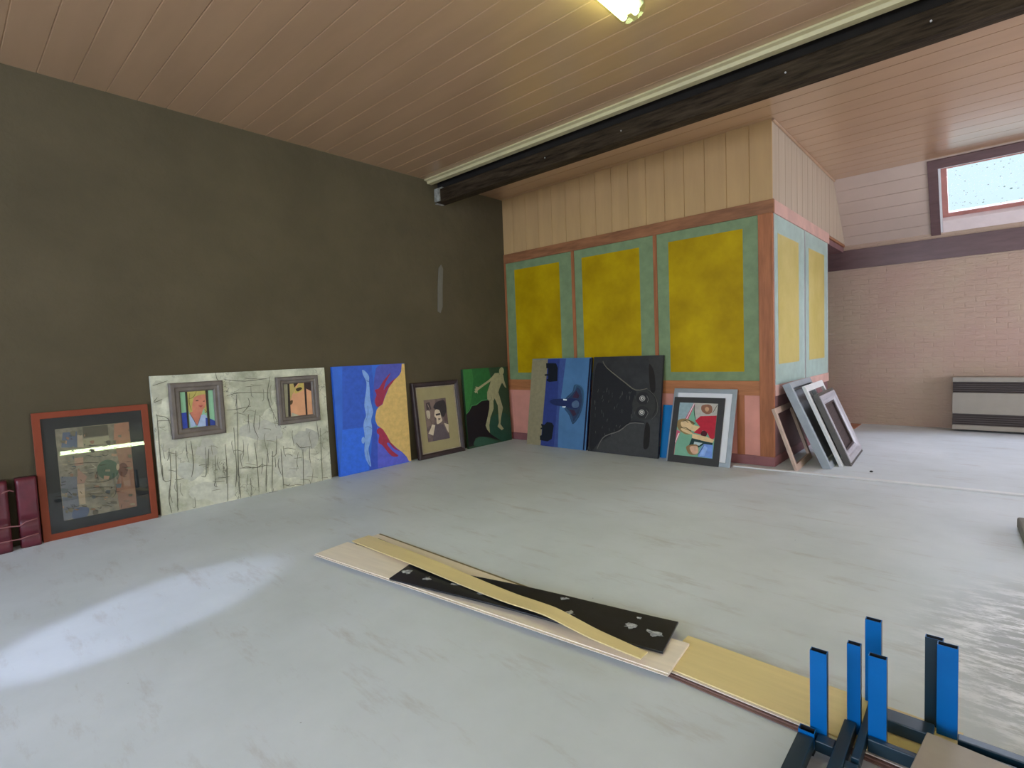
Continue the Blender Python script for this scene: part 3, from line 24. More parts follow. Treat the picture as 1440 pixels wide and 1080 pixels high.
           ('l', (104, 102, 88), [(0.28, 0.272), (0.274, 0.225), (0.277, 0.139)]), ('l', (120, 118, 104), [(0.635, 0.655), (0.631, 0.615), (0.644, 0.52)]), ('l', (108, 106, 92), [(0.476, 0.878), (0.499, 0.879), (0.53, 0.882)]), ('l', (92, 90, 78), [(0.468, 0.15), (0.467, 0.115), (0.47, 0.011)]), ('l', (104, 102, 88), [(0.441, 0.415), (0.438, 0.347), (0.424, 0.304)]), ('l', (108, 106, 92), [(0.046, 0.322), (0.058, 0.317), (0.079, 0.304)]), ('l', (92, 90, 78), [(0.34, 0.27), (0.334, 0.222), (0.331, 0.143)]), ('l', (92, 90, 78), [(0.395, 0.163), (0.397, 0.114), (0.399, 0.039)]), ('l', (122, 120, 106), [(0.773, 0.057), (0.815, 0.043), (0.839, 0.031)]), ('l', (104, 102, 88), [(0.748, 0.483), (0.741, 0.446), (0.748, 0.349)]), ('l', (122, 120, 106), [(0.474, 0.684), (0.496, 0.689), (0.537, 0.666)]), ('l', (108, 106, 92), [(0.383, 0.387), (0.404, 0.389), (0.433, 0.373)]), ('l', (120, 118, 104), [(0.53, 0.471), (0.521, 0.43), (0.515, 0.342)]), ('l', (122, 120, 106), [(0.252, 0.451), (0.283, 0.446), (0.299, 0.427)]), ('l', (104, 102, 88), [(0.567, 0.15), (0.563, 0.112), (0.551, 0.018)]), ('l', (108, 106, 92), [(0.916, 0.029), (0.954, 0.026), (0.964, 0.017)]), ('l', (96, 94, 82), [(0.288, 0.2), (0.32, 0.194), (0.351, 0.194)]), ('l', (92, 90, 78), [(0.835, 0.035), (0.84, 0.0), (0.834, 0.0)]), ('l', (108, 106, 92), [(0.733, 0.024), (0.759, 0.016), (0.798, 0.0)]), ('l', (104, 102, 88), [(0.679, 0.365), (0.68, 0.313), (0.69, 0.272)]), ('l', (120, 118, 104), [(0.469, 0.428), (0.463, 0.381), (0.464, 0.283)]), ('l', (104, 102, 88), [(0.631, 0.88), (0.621, 0.832), (0.624, 0.732)]), ('l', (120, 118, 104), [(0.759, 0.227), (0.758, 0.171), (0.75, 0.136)]), ('l', (96, 94, 82), [(0.678, 0.029), (0.699, 0.022), (0.733, 0.017)]), ('l', (120, 118, 104), [(0.483, 0.658), (0.481, 0.627), (0.471, 0.555)]), ('l', (104, 102, 88), [(0.573, 0.489), (0.564, 0.458), (0.573, 0.359)]), ('l', (104, 102, 88), [(0.772, 0.291), (0.758, 0.209), (0.765, 0.152)]), ('l', (108, 106, 92), [(0.259, 0.182), (0.285, 0.171), (0.322, 0.168)]), ('l', (108, 106, 92), [(0.015, 0.637), (0.039, 0.632), (0.046, 0.636)]), ('l', (120, 118, 104), [(0.271, 0.347), (0.264, 0.307), (0.265, 0.266)]), ('l', (92, 90, 78), [(0.482, 0.658), (0.479, 0.624), (0.482, 0.512)]), ('l', (108, 106, 92), [(0.428, 0.244), (0.456, 0.247), (0.49, 0.219)]), ('l', (104, 102, 88), [(0.046, 0.197), (0.041, 0.139), (0.036, 0.094)]), ('l', (108, 106, 92), [(0.507, 0.896), (0.543, 0.884), (0.578, 0.886)]), ('l', (120, 118, 104), [(0.073, 0.233), (0.067, 0.183), (0.079, 0.148)]), ('l', (104, 102, 88), [(0.508, 0.883), (0.507, 0.806), (0.52, 0.792)]), ('l', (96, 94, 82), [(0.662, 0.043), (0.693, 0.03), (0.705, 0.041)]), ('l', (92, 90, 78), [(0.425, 0.824), (0.42, 0.781), (0.412, 0.731)]), ('l', (122, 120, 106), [(0.703, 0.167), (0.744, 0.156), (0.766, 0.154)]), ('l', (122, 120, 106), [(0.537, 0.243), (0.563, 0.229), (0.609, 0.214)]), ('l', (92, 90, 78), [(0.462, 0.041), (0.459, 0.0), (0.443, 0.0)]), ('l', (120, 118, 104), [(0.233, 0.39), (0.23, 0.328), (0.224, 0.279)]), ('l', (104, 102, 88), [(0.378, 0.47), (0.375, 0.439), (0.385, 0.355)]), ('l', (96, 94, 82), [(0.55, 0.0), (0.589, 0.0), (0.625, 0.0)]), ('l', (108, 106, 92), [(0.675, 0.34), (0.705, 0.342), (0.754, 0.32)]), ('l', (108, 106, 92), [(0.399, 0.673), (0.421, 0.679), (0.469, 0.652)])]}
import bpy, bmesh, math, random
from mathutils import Vector, Matrix
random.seed(7)
SC = bpy.context.scene
COL = SC.collection

# ------------------------------------------------------------------ materials
def lin(c):
    o = []
    for v in c:
        v = v / 255.0
        o.append(v / 12.92 if v <= 0.04045 else ((v + 0.055) / 1.055) ** 2.4)
    return o

class NT:
    def __init__(s, name):
        s.m = bpy.data.materials.new(name); s.m.use_nodes = True
        s.t = s.m.node_tree; s.t.nodes.clear()
        s.out = s.n('ShaderNodeOutputMaterial')
    def n(s, typ, **kw):
        nd = s.t.nodes.new(typ)
        for k, v in kw.items():
            if k.startswith('_'): setattr(nd, k[1:], v)
            else:
                key = k.replace('__', ' ')
                nd.inputs[int(key[1:]) if key[0] == 'i' and key[1:].isdigit() else key].default_value = v
        return nd
    def l(s, a, ai, b, bi): s.t.links.new(a.outputs[ai], b.inputs[bi])

def rgba(c): return (c[0], c[1], c[2], 1.0)

MATS = {}
def mat(name, col, rough=0.6, metal=0.0, var=0.10, scale=6.0, col2=None, bump=0.0, bscale=40.0, spec=0.4, stretch=(1, 1, 1), coat=0.0, det=4.0):
    """a Principled surface with noise-varied colour (linear rgb)"""
    if name in MATS: return MATS[name]
    t = NT(name)
    p = t.n('ShaderNodeBsdfPrincipled', Roughness=rough, Metallic=metal)
    p.inputs['Specular IOR Level'].default_value = spec
    p.inputs['Coat Weight'].default_value = coat
    tc = t.n('ShaderNodeTexCoord'); mp = t.n('ShaderNodeMapping', Scale=stretch)
    t.l(tc, 'Object', mp, 'Vector')
    nz = t.n('ShaderNodeTexNoise', Scale=scale, Detail=det, Roughness=0.6)
    t.l(mp, 'Vector', nz, 'Vector')
    cr = t.n('ShaderNodeValToRGB')
    a = [max(0, x * (1 - var)) for x in col]
    b = [min(1, x * (1 + var)) for x in (col2 or col)]
    if col2: a = list(col)
    cr.color_ramp.elements[0].position = 0.33; cr.color_ramp.elements[0].color = rgba(a)
    cr.color_ramp.elements[1].position = 0.67; cr.color_ramp.elements[1].color = rgba(b)
    t.l(nz, 'Fac', cr, 'Fac'); t.l(cr, 'Color', p, 'Base Color')
    if bump:
        n2 = t.n('ShaderNodeTexNoise', Scale=bscale, Detail=3.0)
        t.l(mp, 'Vector', n2, 'Vector')
        bp = t.n('ShaderNodeBump', Strength=bump, Distance=0.01)
        t.l(n2, 'Fac', bp, 'Height'); t.l(bp, 'Normal', p, 'Normal')
    t.l(p, 'BSDF', t.out, 'Surface')
    MATS[name] = t.m
    return t.m

def emit(name, col, strength):
    if name in MATS: return MATS[name]
    t = NT(name); e = t.n('ShaderNodeEmission', Color=rgba(col), Strength=strength)
    t.l(e, 'Emission', t.out, 'Surface'); MATS[name] = t.m
    return t.m

def glass(name, tint=(1, 1, 1), refl=1.0, rough=0.02):
    if name in MATS: return MATS[name]
    t = NT(name)
    lw = t.n('ShaderNodeLayerWeight', Blend=.5)
    pw = t.n('ShaderNodeMath', _operation='POWER'); pw.inputs[1].default_value = 5.0; t.l(lw, 'Facing', pw, 0)
    mu = t.n('ShaderNodeMath', _operation='MULTIPLY_ADD'); mu.inputs[1].default_value = .95 * refl; mu.inputs[2].default_value = .045 * refl
    t.l(pw, 'Value', mu, 0)
    tr = t.n('ShaderNodeBsdfTransparent', Color=rgba(tint)); gl = t.n('ShaderNodeBsdfGlossy', Roughness=rough)
    mx = t.n('ShaderNodeMixShader')
    t.l(mu, 'Value', mx, 'Fac'); t.l(tr, 'BSDF', mx, 1); t.l(gl, 'BSDF', mx, 2); t.l(mx, 'Shader', t.out, 'Surface')
    MATS[name] = t.m
    return t.m

# ------------------------------------------------------------------ mesh building
class MB:
    def __init__(s): s.v = []; s.f = []; s.mi = []
    def add(s, vs, fs, mi=0):
        b = len(s.v); s.v += [tuple(x) for x in vs]
        for f in fs: s.f.append([b + i for i in f]); s.mi.append(mi)
    def box(s, x0, x1, y0, y1, z0, z1, mi=0, M=None):
        vs = [Vector((x, y, z)) for z in (z0, z1) for y in (y0, y1) for x in (x0, x1)]
        if M: vs = [M @ v for v in vs]
        s.add(vs, [(0, 2, 3, 1), (4, 5, 7, 6), (0, 1, 5, 4), (2, 6, 7, 3), (0, 4, 6, 2), (1, 3, 7, 5)], mi)
    def prism(s, pts, a, b, axis, mi=0):
        """extrude a 2-D polygon along axis (0:x with pts (y,z); 1:y with pts (x,z); 2:z with pts (x,y))"""
        def mk(p, t): return (t, p[0], p[1]) if axis == 0 else ((p[0], t, p[1]) if axis == 1 else (p[0], p[1], t))
        n = len(pts)
        s.add([mk(p, a) for p in pts] + [mk(p, b) for p in pts],
              [tuple(range(n))[::-1], tuple(range(n, 2 * n))] + [(i, (i + 1) % n, n + (i + 1) % n, n + i) for i in range(n)], mi)
    def tube(s, pts, r, n=8, mi=0, cap=True):
        pts = [Vector(p) for p in pts]; rings = []
        for i, p in enumerate(pts):
            d = (pts[min(i + 1, len(pts) - 1)] - pts[max(i - 1, 0)]).normalized()
            u = d.cross(Vector((0, 0, 1)))
            if u.length < 1e-3: u = d.cross(Vector((1, 0, 0)))
            u.normalize(); w = d.cross(u)
            rr = r[i] if isinstance(r, (list, tuple)) else r
            rings.append([p + (u * math.cos(2 * math.pi * k / n) + w * math.sin(2 * math.pi * k / n)) * rr for k in range(n)])
        vs = [v for g in rings for v in g]; fs = []
        for i in range(len(pts) - 1):
            for k in range(n):
                fs.append((i * n + k, i * n + (k + 1) % n, (i + 1) * n + (k + 1) % n, (i + 1) * n + k))
        if cap: fs += [tuple(range(n))[::-1], tuple(range((len(pts) - 1) * n, len(pts) * n))]
        s.add(vs, fs, mi)
    def frame(s, w, h, prof, mi=0, M=None):
        """mitred frame in the u-v plane; prof is a closed list of (inset from the outer edge, height along n)"""
        rings = []
        for d, z in prof: rings.append([(d, d, z), (w - d, d, z), (w - d, h - d, z), (d, h - d, z)])
        vs = [Vector(p) for g in rings for p in g]
        if M: vs = [M @ v for v in vs]
        fs = []; n = len(prof)
        for i in range(n):
            j = (i + 1) % n
            for k in range(4):
                fs.append((i * 4 + k, i * 4 + (k + 1) % 4, j * 4 + (k + 1) % 4, j * 4 + k))
        s.add(vs, fs, mi)
    def build(s, name, mats, parent=None, M=None, bevel=0.0, smooth=False, kind=None):
        me = bpy.data.meshes.new(name); me.from_pydata(s.v, [], s.f)
        for m in (mats if isinstance(mats, (list, tuple)) else [mats]): me.materials.append(m)
        me.polygons.foreach_set('material_index', s.mi)
        bm = bmesh.new(); bm.from_mesh(me); bmesh.ops.recalc_face_normals(bm, faces=bm.faces); bm.to_mesh(me); bm.free()
        if smooth: me.polygons.foreach_set('use_smooth', [True] * len(me.polygons))
        o = bpy.data.objects.new(name, me); COL.objects.link(o)
        if parent: o.parent = parent
        if M: o.matrix_local = M
        if bevel:
            b = o.modifiers.new('bevel', 'BEVEL'); b.width = bevel; b.segments = 2; b.limit_method = 'ANGLE'
        if kind: o['kind'] = kind
        return o

def thing(name, label, cat, M=None, group=None):
    o = bpy.data.objects.new(name, None); COL.objects.link(o); o.empty_display_size = 0.1
    if M: o.matrix_world = M
    o['label'] = label; o['category'] = cat
    if group: o['group'] = group
    return o
def tag(o, label, cat, group=None):
    o['label'] = label; o['category'] = cat
    if group: o['group'] = group
    return o
def struct_root(name):
    o = bpy.data.objects.new(name, None); COL.objects.link(o); o['kind'] = 'structure'; return o

def lean_matrix(origin, u, horizontal, angle):
    """local axes of a leaning panel: u along the bottom edge, v up its face, n out of its face"""
    u = Vector(u).normalized(); h = Vector(horizontal).normalized(); z = Vector((0, 0, 1))
    v = z * math.cos(angle) - h * math.sin(angle); n = h * math.cos(angle) + z * math.sin(angle)
    M = Matrix(((u.x, v.x, n.x, origin[0]), (u.y, v.y, n.y, origin[1]), (u.z, v.z, n.z, origin[2]), (0, 0, 0, 1)))
    return M

def catmull(pts, closed=True, sub=4):
    n = len(pts); o = []
    rng = range(n) if closed else range(n - 1)
    for i in rng:
        g = (lambda k: pts[k % n]) if closed else (lambda k: pts[min(max(k, 0), n - 1)])
        a, b, c, d = g(i - 1), g(i), g(i + 1), g(i + 2)
        for k in range(sub):
            t = k / sub
            o.append(tuple(0.5 * (2 * b[j] + (c[j] - a[j]) * t + (2 * a[j] - 5 * b[j] + 4 * c[j] - d[j]) * t * t + (3 * b[j] - a[j] - 3 * c[j] + d[j]) * t ** 3) for j in (0, 1)))
    if not closed: o.append(tuple(pts[-1]))
    return o

def paint(c, gain, prefix):
    nm = '%s_%d_%d_%d' % (prefix, *c)
    l = [min(0.9, x * g) for x, g in zip(lin(c), gain)]
    return mat(nm, l, rough=0.55, var=0.10, scale=18, spec=0.3)

def art_faces(mb, mats, key, x0, y0, w, h, z, gain, lw=0.006):
    """painted shapes of an artwork, laid on a canvas face as thin layers of paint"""
    step = 0.00025
    for i, (kind, c, pts) in enumerate(ART[key]):
        m = paint(c, gain, key)
        if m not in mats: mats.append(m)
        mi = mats.index(m); zz = z + step * (i + 1)
        P = [(x0 + u * w, y0 + v * h) for u, v in pts]
        if kind in ('l', 'w'):
            P = catmull(P, closed=False, sub=3); hw = lw / 2 * (1.7 if kind == 'w' else 1)
            vs = []; n = len(P)
            for k, p in enumerate(P):
                a = P[max(k - 1, 0)]; b = P[min(k + 1, n - 1)]
                dx, dy = b[0] - a[0], b[1] - a[1]; L = math.hypot(dx, dy) or 1
                q = hw * (0.6 + 0.4 * math.sin(math.pi * k / max(n - 1, 1)))
                for sg in (1, -1):
                    vs.append((min(max(p[0] - dy / L * q * sg, x0), x0 + w), min(max(p[1] + dx / L * q * sg, y0), y0 + h), zz))
            mb.add(vs, [(2 * k, 2 * k + 1, 2 * k + 3, 2 * k + 2) for k in range(n - 1)], mi)
        else:
            if kind == 's': P = catmull(P)
            P = [(min(max(a, x0), x0 + w), min(max(b, y0), y0 + h)) for a, b in P]
            mb.add([(a, b, zz) for a, b in P], [tuple(range(len(P)))], mi)

# ------------------------------------------------------------------ room dimensions (metres)
XL, YP, XS, ZC = -5.38, 5.87, -1.645, 3.56        # dark wall, partition face, partition side, ceiling
YB, XR, YF = -3.6, 4.0, 9.58                      # back wall, right wall, far wall
YK = 8.76                                         # where the ceiling meets the sloping roof

# ------------------------------------------------------------------ room materials
def floor_material():
    t = NT('concrete_floor')
    p = t.n('ShaderNodeBsdfPrincipled'); tc = t.n('ShaderNodeTexCoord')
    mp = t.n('ShaderNodeMapping', Scale=(1, 1, 1)); t.l(tc, 'Object', mp, 'Vector')
    n1 = t.n('ShaderNodeTexNoise', Scale=0.9, Detail=6.0, Roughness=0.65); t.l(mp, 'Vector', n1, 'Vector')
    c1 = t.n('ShaderNodeValToRGB')
    c1.color_ramp.elements[0].position = 0.32; c1.color_ramp.elements[0].color = (0.54, 0.583, 0.598, 1)
    c1.color_ramp.elements[1].position = 0.68; c1.color_ramp.elements[1].color = (0.66, 0.703, 0.735, 1)
    t.l(n1, 'Fac', c1, 'Fac')
    # brown scuffs, streaked along x
    m2 = t.n('ShaderNodeMapping', Scale=(0.8, 3.2, 1), Rotation=(0, 0, 0.35)); t.l(tc, 'Object', m2, 'Vector')
    n2 = t.n('ShaderNodeTexNoise', Scale=2.2, Detail=8.0, Roughness=0.72); t.l(m2, 'Vector', n2, 'Vector')
    r2 = t.n('ShaderNodeMapRange'); r2.inputs['From Min'].default_value = 0.55; r2.inputs['From Max'].default_value = 0.72; r2.inputs['To Max'].default_value = 0.6
    t.l(n2, 'Fac', r2, 'Value')
    mx = t.n('ShaderNodeMixRGB'); mx.inputs['Color2'].default_value = (0.42, 0.39, 0.36, 1)
    t.l(r2, 'Result', mx, 'Fac'); t.l(c1, 'Color', mx, 'Color1')
    # chalky worn patch by the right-hand side, with skylight glare painted in
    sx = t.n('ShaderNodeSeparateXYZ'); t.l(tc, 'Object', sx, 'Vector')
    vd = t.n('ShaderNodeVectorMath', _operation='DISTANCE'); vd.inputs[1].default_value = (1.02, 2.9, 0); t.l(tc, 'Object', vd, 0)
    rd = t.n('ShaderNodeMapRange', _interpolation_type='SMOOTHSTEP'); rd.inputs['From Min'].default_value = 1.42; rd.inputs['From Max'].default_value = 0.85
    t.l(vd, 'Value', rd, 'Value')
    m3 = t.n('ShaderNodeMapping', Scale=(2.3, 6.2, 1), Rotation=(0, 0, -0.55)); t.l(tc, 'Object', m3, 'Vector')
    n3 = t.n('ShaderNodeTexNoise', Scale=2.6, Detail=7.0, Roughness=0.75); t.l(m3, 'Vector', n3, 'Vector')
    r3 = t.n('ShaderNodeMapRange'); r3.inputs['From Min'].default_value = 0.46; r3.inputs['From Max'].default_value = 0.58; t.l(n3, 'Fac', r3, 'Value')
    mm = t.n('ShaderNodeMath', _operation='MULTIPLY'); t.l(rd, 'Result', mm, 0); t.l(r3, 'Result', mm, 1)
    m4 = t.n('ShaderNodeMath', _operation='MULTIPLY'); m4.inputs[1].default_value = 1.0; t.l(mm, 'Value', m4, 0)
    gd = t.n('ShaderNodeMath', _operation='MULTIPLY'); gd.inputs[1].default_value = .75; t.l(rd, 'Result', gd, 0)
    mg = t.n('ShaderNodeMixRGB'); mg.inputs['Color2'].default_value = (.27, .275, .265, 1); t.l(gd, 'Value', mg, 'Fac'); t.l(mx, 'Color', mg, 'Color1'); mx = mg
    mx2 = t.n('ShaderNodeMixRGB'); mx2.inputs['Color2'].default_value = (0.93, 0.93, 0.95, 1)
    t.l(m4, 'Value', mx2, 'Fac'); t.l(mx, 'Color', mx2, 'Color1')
    # specks of dirt and plaster
    vo = t.n('ShaderNodeTexVoronoi', Scale=5.5); t.l(tc, 'Object', vo, 'Vector')
    rv = t.n('ShaderNodeMapRange'); rv.inputs['From Min'].default_value = 0.055; rv.inputs['From Max'].default_value = 0.035
    nj = t.n('ShaderNodeTexNoise', Scale=60.0); t.l(tc, 'Object', nj, 'Vector')
    ad = t.n('ShaderNodeMath', _operation='MULTIPLY_ADD'); ad.inputs[1].default_value = 0.06; t.l(nj, 'Fac', ad, 0); t.l(vo, 'Distance', ad, 2)
    t.l(ad, 'Value', rv, 'Value')
    vc = t.n('ShaderNodeSeparateColor'); t.l(vo, 'Color', vc, 'Color')
    sel = t.n('ShaderNodeMath', _operation='GREATER_THAN'); sel.inputs[1].default_value = 0.35; t.l(vc, 'Red', sel, 0)
    rvm = t.n('ShaderNodeMath', _operation='MULTIPLY'); t.l(rv, 'Result', rvm, 0); t.l(sel, 'Value', rvm, 1)
    cs = t.n('ShaderNodeMixRGB'); cs.inputs['Color1'].default_value = (0.10, 0.095, 0.08, 1); cs.inputs['Color2'].default_value = (0.75, 0.75, 0.73, 1)
    s2 = t.n('ShaderNodeMath', _operation='GREATER_THAN'); s2.inputs[1].default_value = 0.55; t.l(vc, 'Green', s2, 0); t.l(s2, 'Value', cs, 'Fac')
    mx3 = t.n('ShaderNodeMixRGB'); t.l(rvm, 'Value', mx3, 'Fac'); t.l(mx2, 'Color', mx3, 'Color1'); t.l(cs, 'Color', mx3, 'Color2')
    t.l(mx3, 'Color', p, 'Base Color')
    rr = t.n('ShaderNodeMapRange'); rr.inputs['To Min'].default_value = 0.36; rr.inputs['To Max'].default_value = 0.62; t.l(n2, 'Fac', rr, 'Value')
    t.l(rr, 'Result', p, 'Roughness'); p.inputs['Specular IOR Level'].default_value = 0.45
    nb = t.n('ShaderNodeTexNoise', Scale=14.0, Detail=6.0); t.l(tc, 'Object', nb, 'Vector')
    bp = t.n('ShaderNodeBump', Strength=0.05, Distance=0.02); t.l(nb, 'Fac', bp, 'Height'); t.l(bp, 'Normal', p, 'Normal')
    t.l(p, 'BSDF', t.out, 'Surface')
    return t.m

def plaster_material(name, c0, c1, bscale, bstr, stretch=(1, 1, 1), scale=1.2, rough=0.85):
    t = NT(name); p = t.n('ShaderNodeBsdfPrincipled', Roughness=rough); p.inputs['Specular IOR Level'].default_value = 0.2
    tc = t.n('ShaderNodeTexCoord'); mp = t.n('ShaderNodeMapping', Scale=stretch); t.l(tc, 'Object', mp, 'Vector')
    n1 = t.n('ShaderNodeTexNoise', Scale=scale, Detail=6.0, Roughness=0.6); t.l(tc, 'Object', n1, 'Vector')
    cr = t.n('ShaderNodeValToRGB'); cr.color_ramp.elements[0].position = 0.3; cr.color_ramp.elements[1].position = 0.7
    cr.color_ramp.elements[0].color = rgba(c0); cr.color_ramp.elements[1].color = rgba(c1)
    t.l(n1, 'Fac', cr, 'Fac'); t.l(cr, 'Color', p, 'Base Color')
    n2 = t.n('ShaderNodeTexNoise', Scale=bscale, Detail=6.0, Roughness=0.6); t.l(mp, 'Vector', n2, 'Vector')
    bp = t.n('ShaderNodeBump', Strength=bstr, Distance=0.03); t.l(n2, 'Fac', bp, 'Height'); t.l(bp, 'Normal', p, 'Normal')
    t.l(p, 'BSDF', t.out, 'Surface'); return t.m

def brick_paint_material():
    """old brickwork under thick paint: courses show only as broken ridges"""
    t = NT('painted_brick'); p = t.n('ShaderNodeBsdfPrincipled', Roughness=0.7); p.inputs['Specular IOR Level'].default_value = 0.3
    tc = t.n('ShaderNodeTexCoord'); mp = t.n('ShaderNodeMapping', Rotation=(math.pi / 2, 0, 0)); t.l(tc, 'Object', mp, 'Vector')
    nw = t.n('ShaderNodeTexNoise', Scale=2.0, Detail=3.0); t.l(tc, 'Object', nw, 'Vector')
    va = t.n('ShaderNodeMixRGB', _blend_type='ADD'); va.inputs['Fac'].default_value = 0.05; t.l(mp, 'Vector', va, 'Color1'); t.l(nw, 'Color', va, 'Color2')
    br = t.n('ShaderNodeTexBrick', Scale=1.0); br.inputs['Color1'].default_value = (1, 1, 1, 1); br.inputs['Color2'].default_value = (.85, .85, .85, 1); br.inputs['Mortar'].default_value = (.55, .55, .55, 1)
    br.inputs['Mortar Size'].default_value = 0.008; br.inputs['Mortar Smooth'].default_value = 0.6
    br.inputs['Brick Width'].default_value = 0.22; br.inputs['Row Height'].default_value = 0.075
    t.l(va, 'Color', br, 'Vector')
    ms = t.n('ShaderNodeMapping', Scale=(2.2, 2.2, 6)); t.l(tc, 'Object', ms, 'Vector')
    n2 = t.n('ShaderNodeTexNoise', Scale=2.5, Detail=7.0, Roughness=0.65); t.l(ms, 'Vector', n2, 'Vector')
    mu = t.n('ShaderNodeMath', _operation='MULTIPLY'); t.l(br, 'Color', mu, 0); t.l(n2, 'Fac', mu, 1)
    ad = t.n('ShaderNodeMath', _operation='ADD'); t.l(mu, 'Value', ad, 0); t.l(n2, 'Fac', ad, 1)
    bp = t.n('ShaderNodeBump', Strength=0.8, Distance=0.022); t.l(ad, 'Value', bp, 'Height'); t.l(bp, 'Normal', p, 'Normal')
    n1 = t.n('ShaderNodeTexNoise', Scale=1.1, Detail=4.0); t.l(tc, 'Object', n1, 'Vector')
    cr = t.n('ShaderNodeValToRGB'); cr.color_ramp.elements[0].position = 0.35; cr.color_ramp.elements[1].position = 0.7
    cr.color_ramp.elements[0].color = (0.495, 0.34, 0.275, 1); cr.color_ramp.elements[1].color = (0.51, 0.40, 0.29, 1)
    t.l(n1, 'Fac', cr, 'Fac'); t.l(cr, 'Color', p, 'Base Color'); t.l(p, 'BSDF', t.out, 'Surface'); return t.m

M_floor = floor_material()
M_dark = plaster_material('dark_rough_plaster', (0.080, 0.064, 0.036), (0.108, 0.085, 0.048), 5.0, 0.35)
M_patch = plaster_material('filler_plaster', (0.14, 0.125, 0.10), (0.17, 0.155, 0.125), 12.0, 0.3)
M_brick = brick_paint_material()
M_board = mat('beige_ceiling_boards', (0.46, 0.275, 0.155), rough=0.32, var=0.06, scale=1.4, stretch=(0.5, 3, 1), spec=0.6, coat=1.0)
for n_ in M_board.node_tree.nodes:
    if n_.type == 'BSDF_PRINCIPLED': n_.inputs['Coat IOR'].default_value = 1.75; n_.inputs['Coat Roughness'].default_value = .24
M_kboard = mat('beige_roof_boards', (0.50, 0.385, 0.32), rough=0.5, var=0.06, scale=1.4)
M_vboard = mat('cream_wall_boards', (0.54, 0.34, 0.155), rough=0.55, var=0.06, scale=1.8, spec=.25, stretch=(4, 4, .5))
M_room = mat('pale_plaster', (0.52, 0.50, 0.46), rough=0.9, var=0.06, scale=2)
M_rail = mat('orange_brown_wood', (0.30, 0.125, 0.055), rough=0.5, var=0.25, scale=3.0, stretch=(1, 6, 6), spec=0.3)
M_stile = mat('orange_pine_stile', (0.37, 0.13, 0.05), rough=0.5, var=0.22, scale=3.0, stretch=(8, 8, 0.8), spec=0.3)
M_pinkrail = mat('salmon_painted_wood', (0.60, 0.36, 0.30), rough=0.5, var=0.12, scale=4)
M_dado = mat('salmon_dado_panel', (0.68, 0.29, 0.22), rough=0.55, var=0.10, scale=2.5)
M_base = mat('maroon_skirting', (0.26, 0.10, 0.10), rough=0.55, var=0.15, scale=5)
M_maroon = mat('maroon_dado', (0.20, 0.10, 0.10), rough=0.6, var=0.15, scale=3)
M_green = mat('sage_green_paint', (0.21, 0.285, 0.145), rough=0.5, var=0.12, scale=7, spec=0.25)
M_green_glare = mat('sage_green_gloss_and_glare', (0.36, 0.48, 0.43), rough=0.33, var=0.10, scale=7, spec=0.5)  # paler than the front green: side-window glare painted into the colour
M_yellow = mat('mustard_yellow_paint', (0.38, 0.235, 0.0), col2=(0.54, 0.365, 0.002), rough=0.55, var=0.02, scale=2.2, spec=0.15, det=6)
M_yellow_glare = mat('mustard_yellow_gloss_and_glare', (0.50, 0.40, 0.10), col2=(0.58, 0.47, 0.16), rough=0.36, var=0.02, scale=3.2, spec=0.5, det=6)  # front mustard made paler, daylight glare put into the colour
M_beam = mat('rusty_black_steel', (0.014, 0.008, 0.004), col2=(0.050, 0.034, 0.020), rough=0.62, var=0.2, scale=5, stretch=(0.8, 5, 7), bump=0.4, bscale=12, spec=0.12, det=8)
M_beamdk = mat('black_gap', (0.012, 0.009, 0.007), rough=0.9, var=0.2)
M_beamend = mat('lime_splashed_steel', (0.30, 0.29, 0.25), rough=0.8, var=0.4, scale=22)
M_trimc = mat('cream_moulding', (0.55, 0.47, 0.27), rough=0.45, var=0.06)
M_purple = mat('purple_brown_stain', (0.125, 0.070, 0.070), rough=0.38, var=0.16, scale=3.5, stretch=(1, 6, 6), spec=0.5)
M_sash = mat('red_brown_sash', (0.42, 0.18, 0.15), rough=0.4, var=0.12, scale=5)
M_sill = mat('pale_pink_sill', (0.78, 0.66, 0.64), rough=0.5, var=0.04)
M_white = mat('white_paint', (0.72, 0.72, 0.72), rough=0.45, var=0.03)
M_metal = mat('aluminium_edge', (0.60, 0.60, 0.60), rough=0.3, metal=0.7, var=0.05)

# ------------------------------------------------------------------ the setting
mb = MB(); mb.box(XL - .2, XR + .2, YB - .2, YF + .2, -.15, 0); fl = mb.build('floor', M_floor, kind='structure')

def grooved(a, b, seams, depth=0.005, half=0.006, deep=1e9):
    """profile points (t, depth) from a to b with a V at each seam"""
    pts = [(a, 0.0)]
    for s in seams:
        if a + half < s < b - half: pts += [(s - half, 0.0), (s, depth), (s + half, 0.0)] if s < deep else [(s - .004, 0.0), (s - .004, .03), (s + .004, .03), (s + .004, 0.0)]
    return pts + [(b, 0.0)]

# ceiling: boards run along x, V-joints between them
seams = [3.47 + .213 * k for k in range(-33, 5)] + [4.56 + .2455 * k for k in range(1, 20)]
prof = grooved(YB, YK, sorted(seams), deep=4.7)
mb = MB(); mb.prism([(y, ZC + d) for y, d in prof] + [(YK, ZC + .12), (YB, ZC + .12)], XL - .1, XR + .1, 0)
mb.build('ceiling', M_board, kind='structure')
